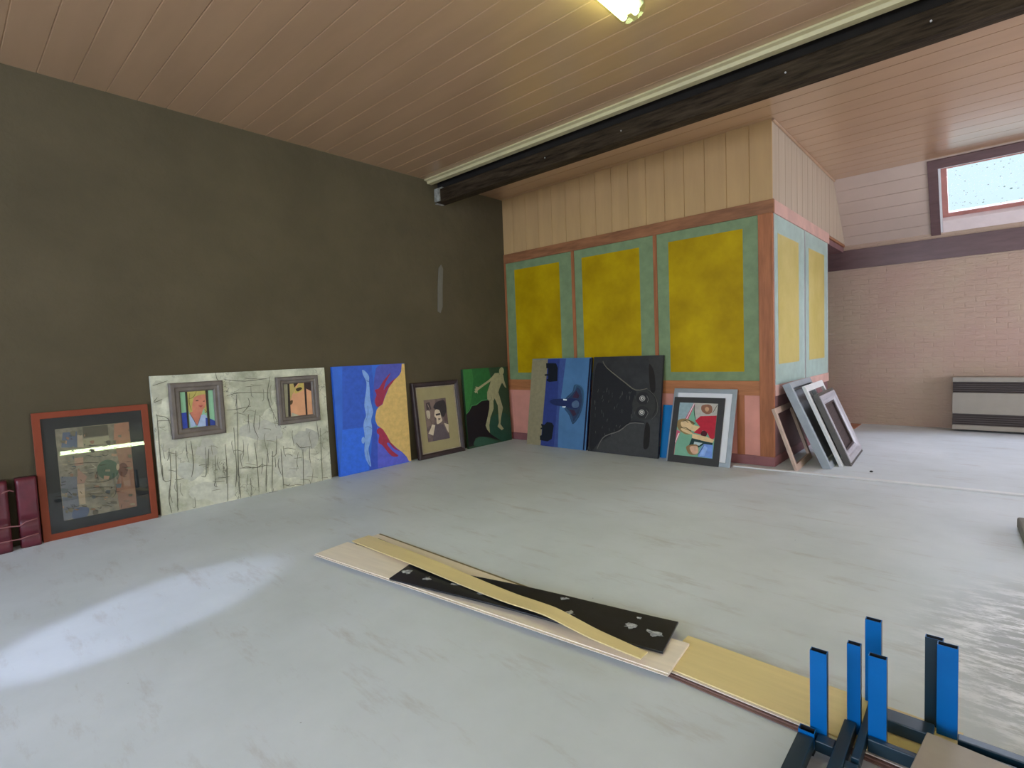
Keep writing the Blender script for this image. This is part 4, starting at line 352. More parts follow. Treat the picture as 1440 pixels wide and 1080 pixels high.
# sloping boarded roof with the skylight opening
KX0, KX1, KS0, KS1 = -.50, .74, .145, 1.175        # opening: x range and distance down the slope
SL = math.sqrt(2)
Mk = Matrix(((1, 0, 0, 0), (0, math.sqrt(.5), math.sqrt(.5), YK), (0, -math.sqrt(.5), math.sqrt(.5), ZC), (0, 0, 0, 1)))   # local: x, s down the slope, n outward
ks = [.20 * k for k in range(1, 7)]
mb = MB()
def slope_strip(x0, x1, s0, s1):
    pr = grooved(s0, s1, ks, depth=.012, half=.004)
    mb.prism([(s, d) for s, d in pr] + [(s1, .10), (s0, .10)], x0, x1, 0)
slope_strip(XL - .1, KX0, 0, 1.25); slope_strip(KX1, XR + .1, 0, 1.25); slope_strip(KX0, KX1, 0, KS0); slope_strip(KX0, KX1, KS1, 1.25)
mb.build('ceiling_slope', M_kboard, M=Mk, kind='structure')

mb = MB(); mb.box(XL - .2, XL, YB - .2, YF + .2, 0, ZC + .1); wl = mb.build('wall_left', M_dark, kind='structure')
mb = MB()
mb.prism([(4.53, 1.88), (4.575, 1.86), (4.615, 1.94), (4.63, 2.2), (4.655, 2.45), (4.625, 2.5), (4.58, 2.45), (4.55, 2.2)], XL, XL + .012, 0)
mb.build('plaster_patch', M_patch, wl, bevel=.004)

mb = MB(); mb.box(XL - .2, XR + .2, YF, YF + .2, 0, 2.75); wf = mb.build('wall_far', M_brick, kind='structure')
# back wall with two window openings, right wall with a wide glazed opening
def wall_with_holes(name, fixed, thick, t0, t1, z1, holes, axis, m):
    b = MB(); xs = sorted({t0, t1} | {h[0] for h in holes} | {h[1] for h in holes}); zs = sorted({0, z1} | {h[2] for h in holes} | {h[3] for h in holes})
    for i in range(len(xs) - 1):
        for j in range(len(zs) - 1):
            cx, cz = (xs[i] + xs[i + 1]) / 2, (zs[j] + zs[j + 1]) / 2
            if any(h[0] < cx < h[1] and h[2] < cz < h[3] for h in holes): continue
            if axis == 1: b.box(xs[i], xs[i + 1], min(fixed, fixed + thick), max(fixed, fixed + thick), zs[j], zs[j + 1])
            else: b.box(min(fixed, fixed + thick), max(fixed, fixed + thick), xs[i], xs[i + 1], zs[j], zs[j + 1])
    return b.build(name, m, kind='structure')
BH = [(-4.2, -1.2, .9, 2.9), (.2, 3.4, .3, 2.9)]
RH = [(4.9, 9.0, .15, 2.6), (-2.6, .6, .9, 2.7)]
wall_with_holes('wall_back', YB, -.2, XL - .2, XR + .2, ZC + .1, BH, 1, M_room)
wall_with_holes('wall_right', XR, .2, YB - .2, YF + .2, ZC + .1, RH, 0, M_room)
def glazing(idx, x0, x1, z0, z1, fixed, axis):
    r = struct_root('window_%d' % idx); b = MB(); g = MB()
    n = max(1, round((x1 - x0) / 1.1)); w = .06
    def bar(a0, a1, c0, c1, t):
        if axis == 1: (b if t else g).box(a0, a1, fixed - (.04 if t else .006), fixed + (.04 if t else .006), c0, c1)
        else: (b if t else g).box(fixed - (.04 if t else .006), fixed + (.04 if t else .006), a0, a1, c0, c1)
    bar(x0, x1, z0, z0 + w, 1); bar(x0, x1, z1 - w, z1, 1)
    for k in range(n + 1):
        xx = x0 + (x1 - x0 - w) * k / n; bar(xx, xx + w, z0 + w, z1 - w, 1)
        if k < n: bar(xx + w, x0 + (x1 - x0 - w) * (k + 1) / n, z0 + w, z1 - w, 0)
    f = b.build('window_frame', M_white, r); g.build('pane', glass('window_glass'), r)
for i, (h, fx, ax) in enumerate([(BH[0], YB - .1, 1), (BH[1], YB - .1, 1), (RH[0], XR + .1, 0), (RH[1], XR + .1, 0)]): glazing(i + 2, *h, fx, ax)

# far wall: timber band below the roof slope
mb = MB(); mb.box(-2.4, XR, YF - .03, YF, 2.375, 2.665); mb.build('trim_1', M_purple, kind='structure', bevel=.004)

# partition: front face (y = YP), side face (x = XS)
wp = struct_root('wall_partition')
core = MB(); core.box(XL, XS - .02, YP + .02, 8.34, 0, ZC)
core.box(XL, XS - .02, 8.34, 8.76, 2.64, ZC)
core.prism([(8.76, 2.64), (9.58, 2.64), (9.58, 2.72), (8.76, ZC - .02)], XL, XS - .02, 0)
core.build('partition_core', M_maroon, wp)
vs = [-4.703 + .2365 * k for k in range(-2, 13)]
pr = grooved(XL, XS, vs, depth=.010, half=.005)
mb = MB(); mb.prism([(x, YP + d) for x, d in pr] + [(XS - .0, YP + .02), (XL, YP + .02)], 2.755, ZC, 2)
mb.build('front_boarding', M_vboard, wp)
vs = [5.87 + .239 * k for k in range(1, 16)]
# side boarding, cut along the roof slope
b2 = MB(); pr = grooved(YP + .02, 9.56, vs, deep=0)
def ztop(y): return ZC if y < YK else ZC - (y - YK)
pts = [(XS - d, y) for y, d in pr]
n = len(pts)
v = [(x, y, 2.755) for x, y in pts] + [(x, y, max(2.757, ztop(y))) for x, y in pts] + [(XS - .02, y, 2.755) for x, y in pts] + [(XS - .02, y, max(2.757, ztop(y))) for x, y in pts]
f = []
for i in range(n - 1): f += [(i, i + 1, n + i + 1, n + i), (2 * n + i, 2 * n + i + 1, i + 1, i), (n + i, n + i + 1, 3 * n + i + 1, 3 * n + i)]
b2.add(v, f); b2.build('side_boarding', mat('beige_side_boards', (0.47, 0.375, 0.275), rough=0.5, var=0.06, scale=1.8, stretch=(4, 4, .5), spec=.3), wp)
mb = MB(); mb.tube([(XS + .012, YP, ZC - .012), (XS + .012, YK, ZC - .012)], .014, 8); mb.build('corner_bead', M_board, wp)
# top rails
mb = MB(); mb.box(XL, XS + .018, YP - .018, YP + .02, 2.625, 2.76); mb.build('top_rail', M_rail, wp, bevel=.003)
mb = MB(); mb.box(XS - .02, XS + .016, YP + .02, 8.40, 2.625, 2.76); mb.build('top_rail', M_pinkrail, wp, bevel=.003)
mb = MB(); mb.box(XS - .12, XS + .004, 8.40, 9.54, 2.715, 2.75); mb.build('soffit_board', M_rail, wp, bevel=.003)
# front panels
for (x0, x1, a0, a1) in [(-5.35, -4.155, -5.185, -4.362), (-4.11, -2.965, -3.992, -3.15), (-2.92, -1.782, -2.776, -1.938)]:
    p = MB(); p.box(x0, x1, YP - .004, YP + .02, .90, 2.625); po = p.build('painted_panel', M_green, wp, bevel=.002)
    p = MB(); p.box(a0, a1, YP - .0052, YP - .004, 1.0, 2.515); p.build('yellow_field', M_yellow, po)
for (x0, x1) in [(-5.38, -5.35), (-4.155, -4.11), (-2.965, -2.92)]:
    p = MB(); p.box(x0, x1, YP - .016, YP + .02, .90, 2.625); p.build('mullion', M_stile, wp, bevel=.002)
p = MB(); p.box(-1.782, XS + .004, YP - .018, YP + .02, 0, 2.625); p.build('corner_post', M_stile, wp, bevel=.003)
p = MB(); p.box(XL, -1.782, YP - .016, YP + .02, .745, .90); p.build('middle_rail', mat('orange_pine_rail', (0.42, 0.16, 0.06), rough=0.5, var=0.2, scale=3.0, stretch=(.8, 8, 8), spec=0.3), wp, bevel=.003)
p = MB(); p.box(XL, -1.782, YP - .004, YP + .02, .10, .745); p.build('dado_panel', M_dado, wp)
for (x0, x1) in [(-5.38, -5.30), (-4.16, -4.08), (-2.97, -2.89), (-2.02, -1.94)]:
    p = MB(); p.box(x0, x1, YP - .008, YP + .02, .10, .745); p.build('dado_stile', M_stile if x0 > -2.5 else M_dado, wp, bevel=.002)
p = MB(); p.box(XL, XS + .008, YP - .022, YP + .02, 0, .10); p.build('skirting', M_base, wp, bevel=.003)
# side panels
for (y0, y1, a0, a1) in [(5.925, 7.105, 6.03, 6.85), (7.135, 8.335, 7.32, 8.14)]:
    p = MB(); p.box(XS - .02, XS + .004, y0, y1, .855, 2.625); po = p.build('painted_panel', M_green_glare, wp, bevel=.002)
    p = MB(); p.box(XS + .004, XS + .0055, a0, a1, 1.07, 2.44); p.build('yellow_field', M_yellow_glare, po)
p = MB(); p.box(XS - .02, XS + .001, 7.105, 7.135, .855, 2.625); p.build('panel_gap', M_beamdk, wp)
for y0 in (5.895, 7.098, 7.128, 8.325):
    p = MB(); p.box(XS - .02, XS + .009, y0, y0 + .014, .855, 2.625); p.build('edge_strip', M_metal, wp)
p = MB(); p.box(XS - .02, XS + .012, 5.89, 8.36, .74, .855); p.build('middle_rail', M_pinkrail, wp, bevel=.003)
p = MB(); p.box(XS - .02, XS - .002, 5.89, 8.34, .10, .74); p.build('dado_panel', M_maroon, wp)
p = MB(); p.box(XS - .02, XS + .006, 5.89, 8.36, 0, .10); p.build('skirting', M_base, wp, bevel=.003)

# cream moulding in front of the beam; floor threshold
mb = MB(); mb.prism([(4.41, ZC), (4.41, ZC - .016), (4.45, ZC - .022), (4.46, ZC - .05), (4.53, ZC - .05), (4.53, ZC)], XL, XR, 0)
mb.build('trim_2', M_trimc, kind='structure', bevel=.003)
ang = math.atan2(.14, 2.2)
mb = MB(); mb.box(0, 5.95, 0, .055, 0, .014); mb.build('trim_3', M_white, M=Matrix.Translation((-2.0, 5.645, 0)) @ Matrix.Rotation(ang * .75, 4, 'Z'), kind='structure', bevel=.004)

# skylight
w1 = struct_root('window_1'); w1.matrix_world = Mk
mb = MB()
mb.box(KX0 - .105, KX0, .07, 1.215, -.022, .0); mb.box(KX1, KX1 + .105, .07, 1.215, -.022, .0); mb.box(KX0 - .105, KX1 + .105, .02, KS0, -.023, .0)
mb.build('casing', M_purple, w1, bevel=.003)
mb = MB()
mb.box(KX0 - .0, KX0 + .022, KS0, KS1, 0, .16); mb.box(KX1 - .022, KX1, KS0, KS1, 0, .16); mb.box(KX0, KX1, KS0, KS0 + .02, 0, .16)
mb.build('reveal', M_white, w1)
mb = MB(); mb.box(KX0 + .022, KX1 - .022, KS1 - .20, KS1, -.004, .16)
mb.build('sill', M_sill, w1, bevel=.004)
mb = MB(); mb.frame(KX1 - KX0 - .045, KS1 - .205 - KS0 - .02, [(0, .07), (.062, .07), (.062, .12), (0, .12)], M=Matrix.Translation((KX0 + .0225, KS0 + .02, 0)))
mb.build('sash', M_sash, w1, bevel=.004)
gx0, gx1, gs0, gs1 = KX0 + .08, KX1 - .08, KS0 + .075, KS1 - .26
mb = MB(); mb.box(gx0, gx1, gs0, gs1, .092, .100); pane = mb.build('pane', glass('skylight_glass', (.93, .985, 1.0)), w1)
mb = MB()
for k in range(95):
    x = random.uniform(gx0 + .02, gx1 - .02); s = gs1 - .02 - (gs1 - gs0 - .04) * random.random() ** 1.35
    rx = random.uniform(.003, .009) * (1.8 if random.random() < .12 else 1); ry = rx * random.uniform(.4, .8)
    a = random.uniform(-.4, .4)
    mb.add([(x + rx * math.cos(q * math.pi / 4) * math.cos(a) - ry * math.sin(q * math.pi / 4) * math.sin(a), s + ry * math.sin(q * math.pi / 4) + rx * math.cos(q * math.pi / 4) * math.sin(a), .1015 + .0005 * (k % 3)) for q in range(8)], [tuple(range(8))])
M_dirt = glass('leaf_dirt', (.30, .38, .36), .2)
mb.build('leaf_debris', M_dirt, w1, kind='stuff')

# ------------------------------------------------------------------ beam
bm_ = thing('ceiling_beam', 'long dark rusty steel beam crossing under the boarded ceiling', 'beam')
mb = MB(); mb.prism([(4.585, 3.292), (4.585, 3.45), (4.60, 3.462), (4.70, 3.462), (4.70, 3.292)], XL + .02, XR, 0); mb.build('timber_infill', M_beam, bm_, bevel=.006)
mb = MB(); mb.box(XL + .01, XR, 4.575, 4.715, 3.278, 3.292); mb.build('bottom_flange', M_beam, bm_, bevel=.003)
mb = MB(); mb.box(XL, XR, 4.63, 4.70, 3.462, ZC); mb.build('web', M_beamdk, bm_)
mb = MB(); mb.box(XL, XL + .10, 4.565, 4.60, 3.30, 3.465); mb.box(XL, XL + .045, 4.575, 4.70, 3.272, 3.285); mb.box(XL, XL + .14, 4.58, 4.66, 3.455, 3.472)
mb.build('beam_end', M_beamend, bm_, bevel=.006)
for k, x in enumerate((-3.55, -2.62, -1.18, -.30)):
    mb = MB(); mb.tube([(x, 4.589, 3.375), (x, 4.578, 3.375)], .007, 8); mb.build('nail_head', M_metal, bm_)

# ------------------------------------------------------------------ lamps
def lamp(name, label, M, L, strength, col, gap, rad):
    r = thing(name, label, 'lamp', M)
    mb = MB(); mb.prism([(-.085, 0), (.085, 0), (.085, .022), (.05, .045), (-.05, .045), (-.085, .022)], 0, L, 1); mb.build('housing', mat('lamp_housing', (.62, .66, .52), rough=.5), r, bevel=.004)
    for s in (-1, 1):
        mb = MB(); mb.tube([(s * gap, .03, .068), (s * gap, L - .03, .068)], rad, 12); mb.build('tube', emit('tube_light_' + name, col, strength), r, smooth=True)
    d = MB(); pr = [(-.095, .0), (-.095, .045), (-.07, .092), (-.015, .105), (0, .096), (.015, .105), (.07, .092), (.095, .045), (.095, .0)]
    n = len(pr)
    d.add([(x, 0, z) for x, z in pr] + [(x, L, z) for x, z in pr], [(i, i + 1, n + i + 1, n + i) for i in range(n - 1)] + [tuple(range(n)), tuple(range(n, 2 * n))])
    d.build('diffuser', glass('lamp_diffuser', (.93, .98, .88), .6, .05), r)
    return r
lamp('fluorescent_lamp', 'bright twin tube fluorescent lamp fixed to the boarded ceiling at top', Matrix.Translation((-1.77, 3.28, ZC)) @ Matrix.Rotation(math.pi, 4, 'X'), 1.55, LAMP1, (.84, 1.0, .50), .044, .022)
lamp('wall_lamp', 'tube lamp on the wall behind the viewer, seen mirrored in the orange-framed picture', Matrix.Translation((XR, 1.70, .80)) @ Matrix.Rotation(-math.pi / 2, 4, 'Y'), 1.70, LAMP2, (.86, 1.0, .66), .021, .020)

# ------------------------------------------------------------------ pictures along the dark wall
A5 = math.radians(5.0)
GL = (1.75, 1.65, 1.6)
def left_lean(y0, y1, xb, h, t, extra=0.0):
    """matrix of a panel standing on the floor and leaning on the dark wall; its back top edge touches the wall"""
    a = math.asin(min(.5, max(.005, (xb - XL - t) / h)))
    return lean_matrix((xb, y0, t * math.sin(a) * 0), (0, 1, 0), (1, 0, 0), a), y1 - y0

def canvas(name, label, M, w, h, t, base, key, gain, cat='painting', lw=.006, parent=None, edge=None):
    mats = [base, edge or base]; mb = MB()
    mb.box(0, w, 0, h, -t, 0, 1); mb.add([(0, 0, .0001), (w, 0, .0001), (w, h, .0001), (0, h, .0001)], [(0, 1, 2, 3)], 0)
    art_faces(mb, mats, key, 0, 0, w, h, .0002, gain, lw)
    o = mb.build(name, mats, parent, M)
    if not parent: tag(o, label, cat)
    return o

def flat_art(name, parent, x0, y0, w, h, z, base, key, gain, lw=.005):
    mats = [base]; mb = MB(); mb.box(x0, x0 + w, y0, y0 + h, z - .002, z, 0)
    art_faces(mb, mats, key, x0, y0, w, h, z, gain, lw)
    return mb.build(name, mats, parent)

MOULD = lambda wd, t, z0: [(0, z0), (0, z0 + t * .75), (wd * .15, z0 + t), (wd * .45, z0 + t), (wd * .6, z0 + t * .7), (wd * .85, z0 + t * .8), (wd, z0 + t * .5), (wd, z0)]
FLAT = lambda wd, t, z0: [(0, z0), (0, z0 + t), (wd, z0 + t), (wd, z0)]

# orange-red framed collage with glass
M, w = left_lean(.487, 1.234, -5.295, .985, .018); h = .985
r = thing('framed_collage', 'glazed collage print in flat orange-red frame leaning on dark wall', 'picture', M)
mb = MB(); mb.frame(w, h, FLAT(.049, .018, -.018)); mb.build('frame', mat('orange_red_lacquer', (.225, .048, .021), rough=.45, var=.08, scale=3, spec=.2), r, bevel=.003)
mb = MB(); mb.box(.045, w - .045, .045, h - .045, -.0165, -.0115); mb.build('mount', mat('charcoal_mount', (.007, .009, .0095), rough=.8), r)
flat_art('print', r, .130, .132, .474, .716, -.0095, mat('collage_base', [x * 1.55 for x in lin((100, 94, 76))], rough=.7, var=.35, scale=14, det=8), 'collage', GL, .004)
mb = MB(); mb.box(.047, w - .047, .047, h - .047, -.0055, -.0040); mb.build('glass_pane', glass('picture_glass', (1, 1, 1), 1.0, .0), r)

# stone-textured canvas with two small framed portraits set in it
def stone_material():
    t = NT('crackled_stone_relief'); p = t.n('ShaderNodeBsdfPrincipled', Roughness=.8); tc = t.n('ShaderNodeTexCoord')
    nz = t.n('ShaderNodeTexNoise', Scale=3.0, Detail=7.0, Roughness=.65); t.l(tc, 'Object', nz, 'Vector')
    cr = t.n('ShaderNodeValToRGB'); cr.color_ramp.elements[0].position = .32; cr.color_ramp.elements[1].position = .64
    cr.color_ramp.elements[0].color = rgba([x * 1.6 for x in lin((126, 127, 108))]); cr.color_ramp.elements[1].color = rgba([x * 1.85 for x in lin((172, 170, 152))])
    t.l(nz, 'Fac', cr, 'Fac')
    vo = t.n('ShaderNodeTexVoronoi', _feature='DISTANCE_TO_EDGE', Scale=6.5); 
    nd = t.n('ShaderNodeTexNoise', Scale=8.0, Detail=4.0); t.l(tc, 'Object', nd, 'Vector')
    ad = t.n('ShaderNodeMixRGB', _blend_type='ADD'); ad.inputs['Fac'].default_value = .22; t.l(tc, 'Object', ad, 'Color1'); t.l(nd, 'Color', ad, 'Color2'); t.l(ad, 'Color', vo, 'Vector')
    rg = t.n('ShaderNodeMapRange'); rg.inputs['From Min'].default_value = .018; rg.inputs['From Max'].default_value = .0; t.l(vo, 'Distance', rg, 'Value')
    n3 = t.n('ShaderNodeTexNoise', Scale=2.2, Detail=2.0); t.l(tc, 'Object', n3, 'Vector')
    r3 = t.n('ShaderNodeMapRange'); r3.inputs['From Min'].default_value = .50; r3.inputs['From Max'].default_value = .62; t.l(n3, 'Fac', r3, 'Value')
    mu = t.n('ShaderNodeMath', _operation='MULTIPLY'); t.l(rg, 'Result', mu, 0); t.l(r3, 'Result', mu, 1)
    mx = t.n('ShaderNodeMixRGB'); mx.inputs['Color2'].default_value = (.09, .085, .065, 1); t.l(mu, 'Value', mx, 'Fac'); t.l(cr, 'Color', mx, 'Color1')
    t.l(mx, 'Color', p, 'Base Color')
    bp = t.n('ShaderNodeBump', Strength=.5, Distance=.01); n4 = t.n('ShaderNodeTexNoise', Scale=22.0, Detail=5.0); t.l(tc, 'Object', n4, 'Vector'); t.l(n4, 'Fac', bp, 'Height'); t.l(bp, 'Normal', p, 'Normal')
    t.l(p, 'BSDF', t.out, 'Surface'); return t.m
M, w = left_lean(1.264, 2.870, -5.325, 1.22, .035); h = 1.22
r = thing('stone_relief_painting', 'wide grey cracked-stone relief canvas with two small portraits set in', 'painting', M)
canvas('canvas', '', None, w, h, .035, stone_material(), 'stone', (1.65, 1.65, 1.6), parent=r, lw=.006)
M_fr = mat('brown_grey_moulding', (.150, .122, .100), rough=.5, var=.18, scale=9)
def small_frame(px, py, pw, ph, wd, key, basecol, ang, label):
    Mf = Matrix.Translation((px, py, .002)) @ Matrix.Rotation(ang, 4, 'Z')
    mb = MB(); mb.frame(pw, ph, MOULD(wd, .035, 0)); f = mb.build('portrait_frame', M_fr, r, Mf)
    f['label'] = label
    flat_art('portrait', f, wd - .004, wd - .004, pw - 2 * wd + .008, ph - 2 * wd + .008, .008, mat(key + '_base', [x * 1.3 for x in lin(basecol)], rough=.6), key, (1.3, 1.3, 1.3), .004)
small_frame(SF1[0], SF1[1], SF1[2], SF1[3], .085, 'portrait_lady', (126, 168, 134), 0.0, 'moulded frame around a blonde woman behind bars')
small_frame(SF2[0], SF2[1], SF2[2], SF2[3], .075, 'portrait_bars', (196, 142, 104), 0.0, 'moulded frame around a close-up face behind bars')

M, w = left_lean(2.962, 3.930, -5.305, 1.222, .035)
M_dv = mat('diver_blue', [x * 1.55 for x in lin((36, 84, 172))], rough=.5, var=.14, scale=2.5)
canvas('diver_painting', 'tall blue canvas of a pale diver beside yellow and dark red shapes', M, w, 1.222, .035, M_dv, 'diver', (1.6, 1.65, 1.75))

M, w = left_lean(4.020, 4.795, -5.235, .975, .05); h = .975
r = thing('framed_photograph', 'dark wood framed sepia portrait photo leaning between blue and green canvases', 'picture', M)
mb = MB(); mb.frame(w, h, [(0, -.05), (0, -.012), (.015, 0), (.046, -.006), (.058, -.02), (.064, -.02), (.064, -.05)]); mb.build('frame', mat('dark_brown_wood', (.042, .026, .024), rough=.4, var=.2), r)
mb = MB(); mb.frame(w - .12, h - .12, FLAT(.014, .014, -.034), M=Matrix.Translation((.06, .06, 0))); mb.build('gilt_slip', mat('worn_gilt', (.36, .29, .20), rough=.4, var=.2), r)
mb = MB(); mb.box(.064, w - .064, .064, h - .064, -.045, -.034); mb.build('mount', mat('cream_mount', (.36, .30, .15), rough=.8, var=.05), r)
flat_art('photograph', r, .178, .205, .365, .54, -.031, mat('sepia_base', [x * 1.8 for x in lin((84, 70, 66))], rough=.6, var=.3, scale=16), 'sepia', (1.8, 1.8, 1.8), .005)

M, w = left_lean(4.895, 5.785, -5.285, 1.10, .035)
canvas('green_figure_painting', 'green canvas with pale falling nude figure over black rock', M, w, 1.10, .035, mat('figure_green', [x * 1.7 for x in lin((32, 54, 34))], rough=.6, var=.15), 'green', (1.6, 1.6, 1.6))

# maroon bundles at the far left
def bundle(y0, y1, d, label, seed):
    rnd = random.Random(seed); r = thing('maroon_bundle', label, 'bundle', Matrix.Translation((XL + .01, y0, 0)), 'maroon bundles')
    w = y1 - y0; rows = 24; mb = MB(); ring = []
    for i in range(rows + 1):
        z = .515 * i / rows
        b = 1.0 - .12 * (abs(z - .20) < .02) - .14 * (abs(z - .085) < .02) - .10 * (z > .5) - .06 * (z < .02)
        dd = d * b * (1 - .12 * (z / .5)); mw = w / 2 * (.97 + .03 * b)
        cs = []
        for k in range(20):
            a = 2 * math.pi * k / 20; cx = abs(math.cos(a)) ** .35 * math.copysign(1, math.cos(a)); cy = abs(math.sin(a)) ** .35 * math.copysign(1, math.sin(a))
            cs.append((dd / 2 + dd / 2 * cx + rnd.uniform(-.002, .002), w / 2 + mw * cy, z))
        ring.append(cs)
    vs = [p for c in ring for p in c]
    fs = [(i * 20 + k, i * 20 + (k + 1) % 20, (i + 1) * 20 + (k + 1) % 20, (i + 1) * 20 + k) for i in range(rows) for k in range(20)] + [tuple(range(20)), tuple(range(rows * 20, rows * 20 + 20))]
    mb.add(vs, fs); mb.build('folded_body', mat('maroon_leatherette', (.115, .016, .027), rough=.38, var=.2, scale=8, spec=.5), r, smooth=True)
    return r, w, d
M_cord = mat('pinkish_cord', (.28, .11, .11), rough=.6)
r1, w_, d_ = bundle(.36, .478, .115, 'maroon padded bundle tucked against the orange-red picture frame', 3)
r2, w_, d_ = bundle(.06, .318, .15, 'maroon padded bundle with cords at the left edge of the photo', 5)
for z, sag in ((.205, .03), (.09, .012)):
    mb = MB(); mb.tube([(d_ * .93, .02, z + .004), (d_ * .99, .13, z - sag * .4), (d_ * .9, .255, z - sag * .7), (d_ * .86, .30, z - sag), (.128, .335, z - sag * .3), (.127, .40, z + .002)], .005, 6); mb.build('cord', M_cord, r2, smooth=True)
mb = MB(); mb.tube([(.12, .20, .42), (.13, .235, .44), (.11, .265, .445), (.10, .288, .43)], .006, 6); mb.build('cord', M_cord, r2, smooth=True)

# ------------------------------------------------------------------ pictures along the partition
def front_lean(x0, yb, h, t):
    a = math.asin(min(.5, max(.005, (YP - .022 - yb - t) / h)))
    return lean_matrix((x0, yb, 0), (1, 0, 0), (0, -1, 0), a)
GP = (1.65, 1.65, 1.6)
M = front_lean(-4.848, 5.610, 1.215, .04)
canvas('clip_painting', 'blue and cream painting with dark winged shape and two black clips', M, 1.005, 1.215, .04, mat('clip_blue', [x * 1.65 for x in lin((62, 98, 134))], rough=.5, var=.12, scale=3), 'clip', GP, edge=mat('clip_navy_edge', (.012, .016, .05), rough=.5))
M = front_lean(-3.808, 5.607, 1.220, .035)
canvas('cat_painting', 'near-black canvas with sideways staring animal face, two ringed eyes', M, .968, 1.22, .035, mat('cat_charcoal', [x * 1.6 for x in lin((40, 40, 40))], rough=.42, var=.25, scale=6, det=8), 'cat', GP, lw=.008, edge=mat('cat_edge', (.02, .02, .02), rough=.6))
M = front_lean(-2.862, 5.70, .625, .018)
mb = MB(); mb.box(0, .34, 0, .625, -.018, 0); o = mb.build('blue_board', mat('bright_blue_paint', (.005, .19, .50), rough=.4, var=.06), None, M, bevel=.002)
tag(o, 'plain bright blue board showing between black canvas and silver frame', 'board')
M = front_lean(-2.715, 5.560, .855, .022)
r = thing('silver_frame', 'empty-looking silver grey frame with white mount behind comic print', 'frame', M)
mb = MB(); mb.frame(.715, .855, [(0, -.022), (0, -.002), (.006, 0), (.044, 0), (.05, -.006), (.05, -.022)]); mb.build('frame', mat('silver_grey_metal', (.36, .40, .42), rough=.38, metal=.35, var=.06), r, bevel=.001)
mb = MB(); mb.box(.045, .67, .045, .81, -.02, -.010); mb.build('mount', mat('white_mount', (.80, .80, .82), rough=.8, var=.03), r)
a_ = math.asin((YP - .022 - 5.560 - .022) / .855)
Mp = lean_matrix((-2.692, 5.548, 0), (1, 0, 0), (0, -1, 0), a_ - .004)
r = thing('comic_print', 'sideways comic-style print of figures, one in red, in black mount', 'print', Mp)
mb = MB(); mb.box(0, .578, 0, .752, -.009, 0); mb.build('mount', mat('black_card', (.045, .043, .042), rough=.7, var=.1), r, bevel=.001)
flat_art('print', r, .070, .082, .438, .605, .002, mat('comic_teal', [x * 1.65 for x in lin((98, 142, 118))], rough=.55), 'comic', (1.7, 1.65, 1.65), .006)

# ------------------------------------------------------------------ frames leaning on the partition side
def side_lean(y0, w, xb, xt, h, rot=0.0, z=0.0):
    a = math.asin((xb - xt) / h)
    u = Vector((-math.sin(rot), math.cos(rot), 0)); hz = Vector((math.cos(rot), math.sin(rot), 0))
    return lean_matrix((xb, y0, z), u, hz, a)
r = thing('bare_wood_frame', 'small bare beige wooden frame leaning on maroon dado', 'frame', side_lean(5.765, .78, -1.40, -1.612, .66, .05))
mb = MB(); mb.frame(.78, .66, FLAT(.062, .03, -.03)); mb.build('frame', mat('bare_beige_wood', (.50, .36, .28), rough=.6, var=.12, scale=5), r, bevel=.003)
r = thing('grey_box_frame', 'large blue-grey box frame, rearmost of the three leaning together', 'frame', side_lean(6.02, 1.0, -1.155, -1.535, .955, .03))
mb = MB(); mb.frame(1.0, .955, [(0, -.075), (0, -.004), (.004, 0), (.062, 0), (.066, -.004), (.075, -.03), (.075, -.075)]); mb.build('frame', mat('blue_grey_lacquer', (.30, .335, .36), rough=.42, var=.08), r, bevel=.002)
mb = MB(); mb.box(.07, .93, .07, .885, -.062, -.052); mb.build('backing', mat('grey_backing', (.22, .23, .25), rough=.5, var=.3, scale=3), r)
mb = MB(); mb.frame(.852, .807, FLAT(.012, .012, -.052), M=Matrix.Translation((.074, .074, 0))); mb.build('white_fillet', M_white, r)
r = thing('white_frame', 'white wooden frame leaning between grey frame and dark moulded frame', 'frame', side_lean(6.20, .98, -1.088, -1.432, .90, .04))
mb = MB(); mb.frame(.98, .90, FLAT(.07, .032, -.032)); mb.build('frame', mat('off_white_wood', (.66, .66, .64), rough=.5, var=.05), r, bevel=.003)
r = thing('dark_moulded_frame', 'dark frame with silver moulded face, foremost of the leaning three', 'frame', side_lean(6.275, .95, -1.020, -1.325, .80, .045))
mb = MB(); mb.frame(.95, .80, [(0, -.055), (0, -.004), (.03, -.004), (.03, -.055)]); mb.build('outer_moulding', mat('dark_olive_wood', (.070, .062, .052), rough=.45, var=.2), r)
mb = MB(); mb.frame(.89, .74, [(0, -.05), (0, .004), (.02, .010), (.05, .002), (.06, -.012), (.085, -.008), (.10, -.022), (.10, -.05)], M=Matrix.Translation((.03, .03, 0))); mb.build('silver_moulding', mat('lilac_silver', (.46, .44, .47), rough=.42, metal=.25, var=.1), r)
mb = MB(); mb.frame(.69, .54, FLAT(.022, .02, -.05), M=Matrix.Translation((.13, .13, 0))); mb.build('inner_slip', mat('dark_brown_slip', (.05, .032, .03), rough=.5), r)
mb = MB(); mb.box(.12, .83, .12, .68, -.0545, -.0505); mb.build('backing', mat('dark_backing', (.045, .026, .024), rough=.6, var=.4, scale=5, stretch=(1, 12, 1)), r)
mb = MB()
for (a0, a1, b0, b1) in [(.02, .055, .06, .24), (.02, .05, .50, .58), (.025, .033, .24, .50)]:
    mb.box(.13 + a0, .13 + a1, .05 + b0, .05 + b1, -.038, -.030)
mb.build('torn_tape', mat('beige_tape', (.58, .50, .44), rough=.7), r)

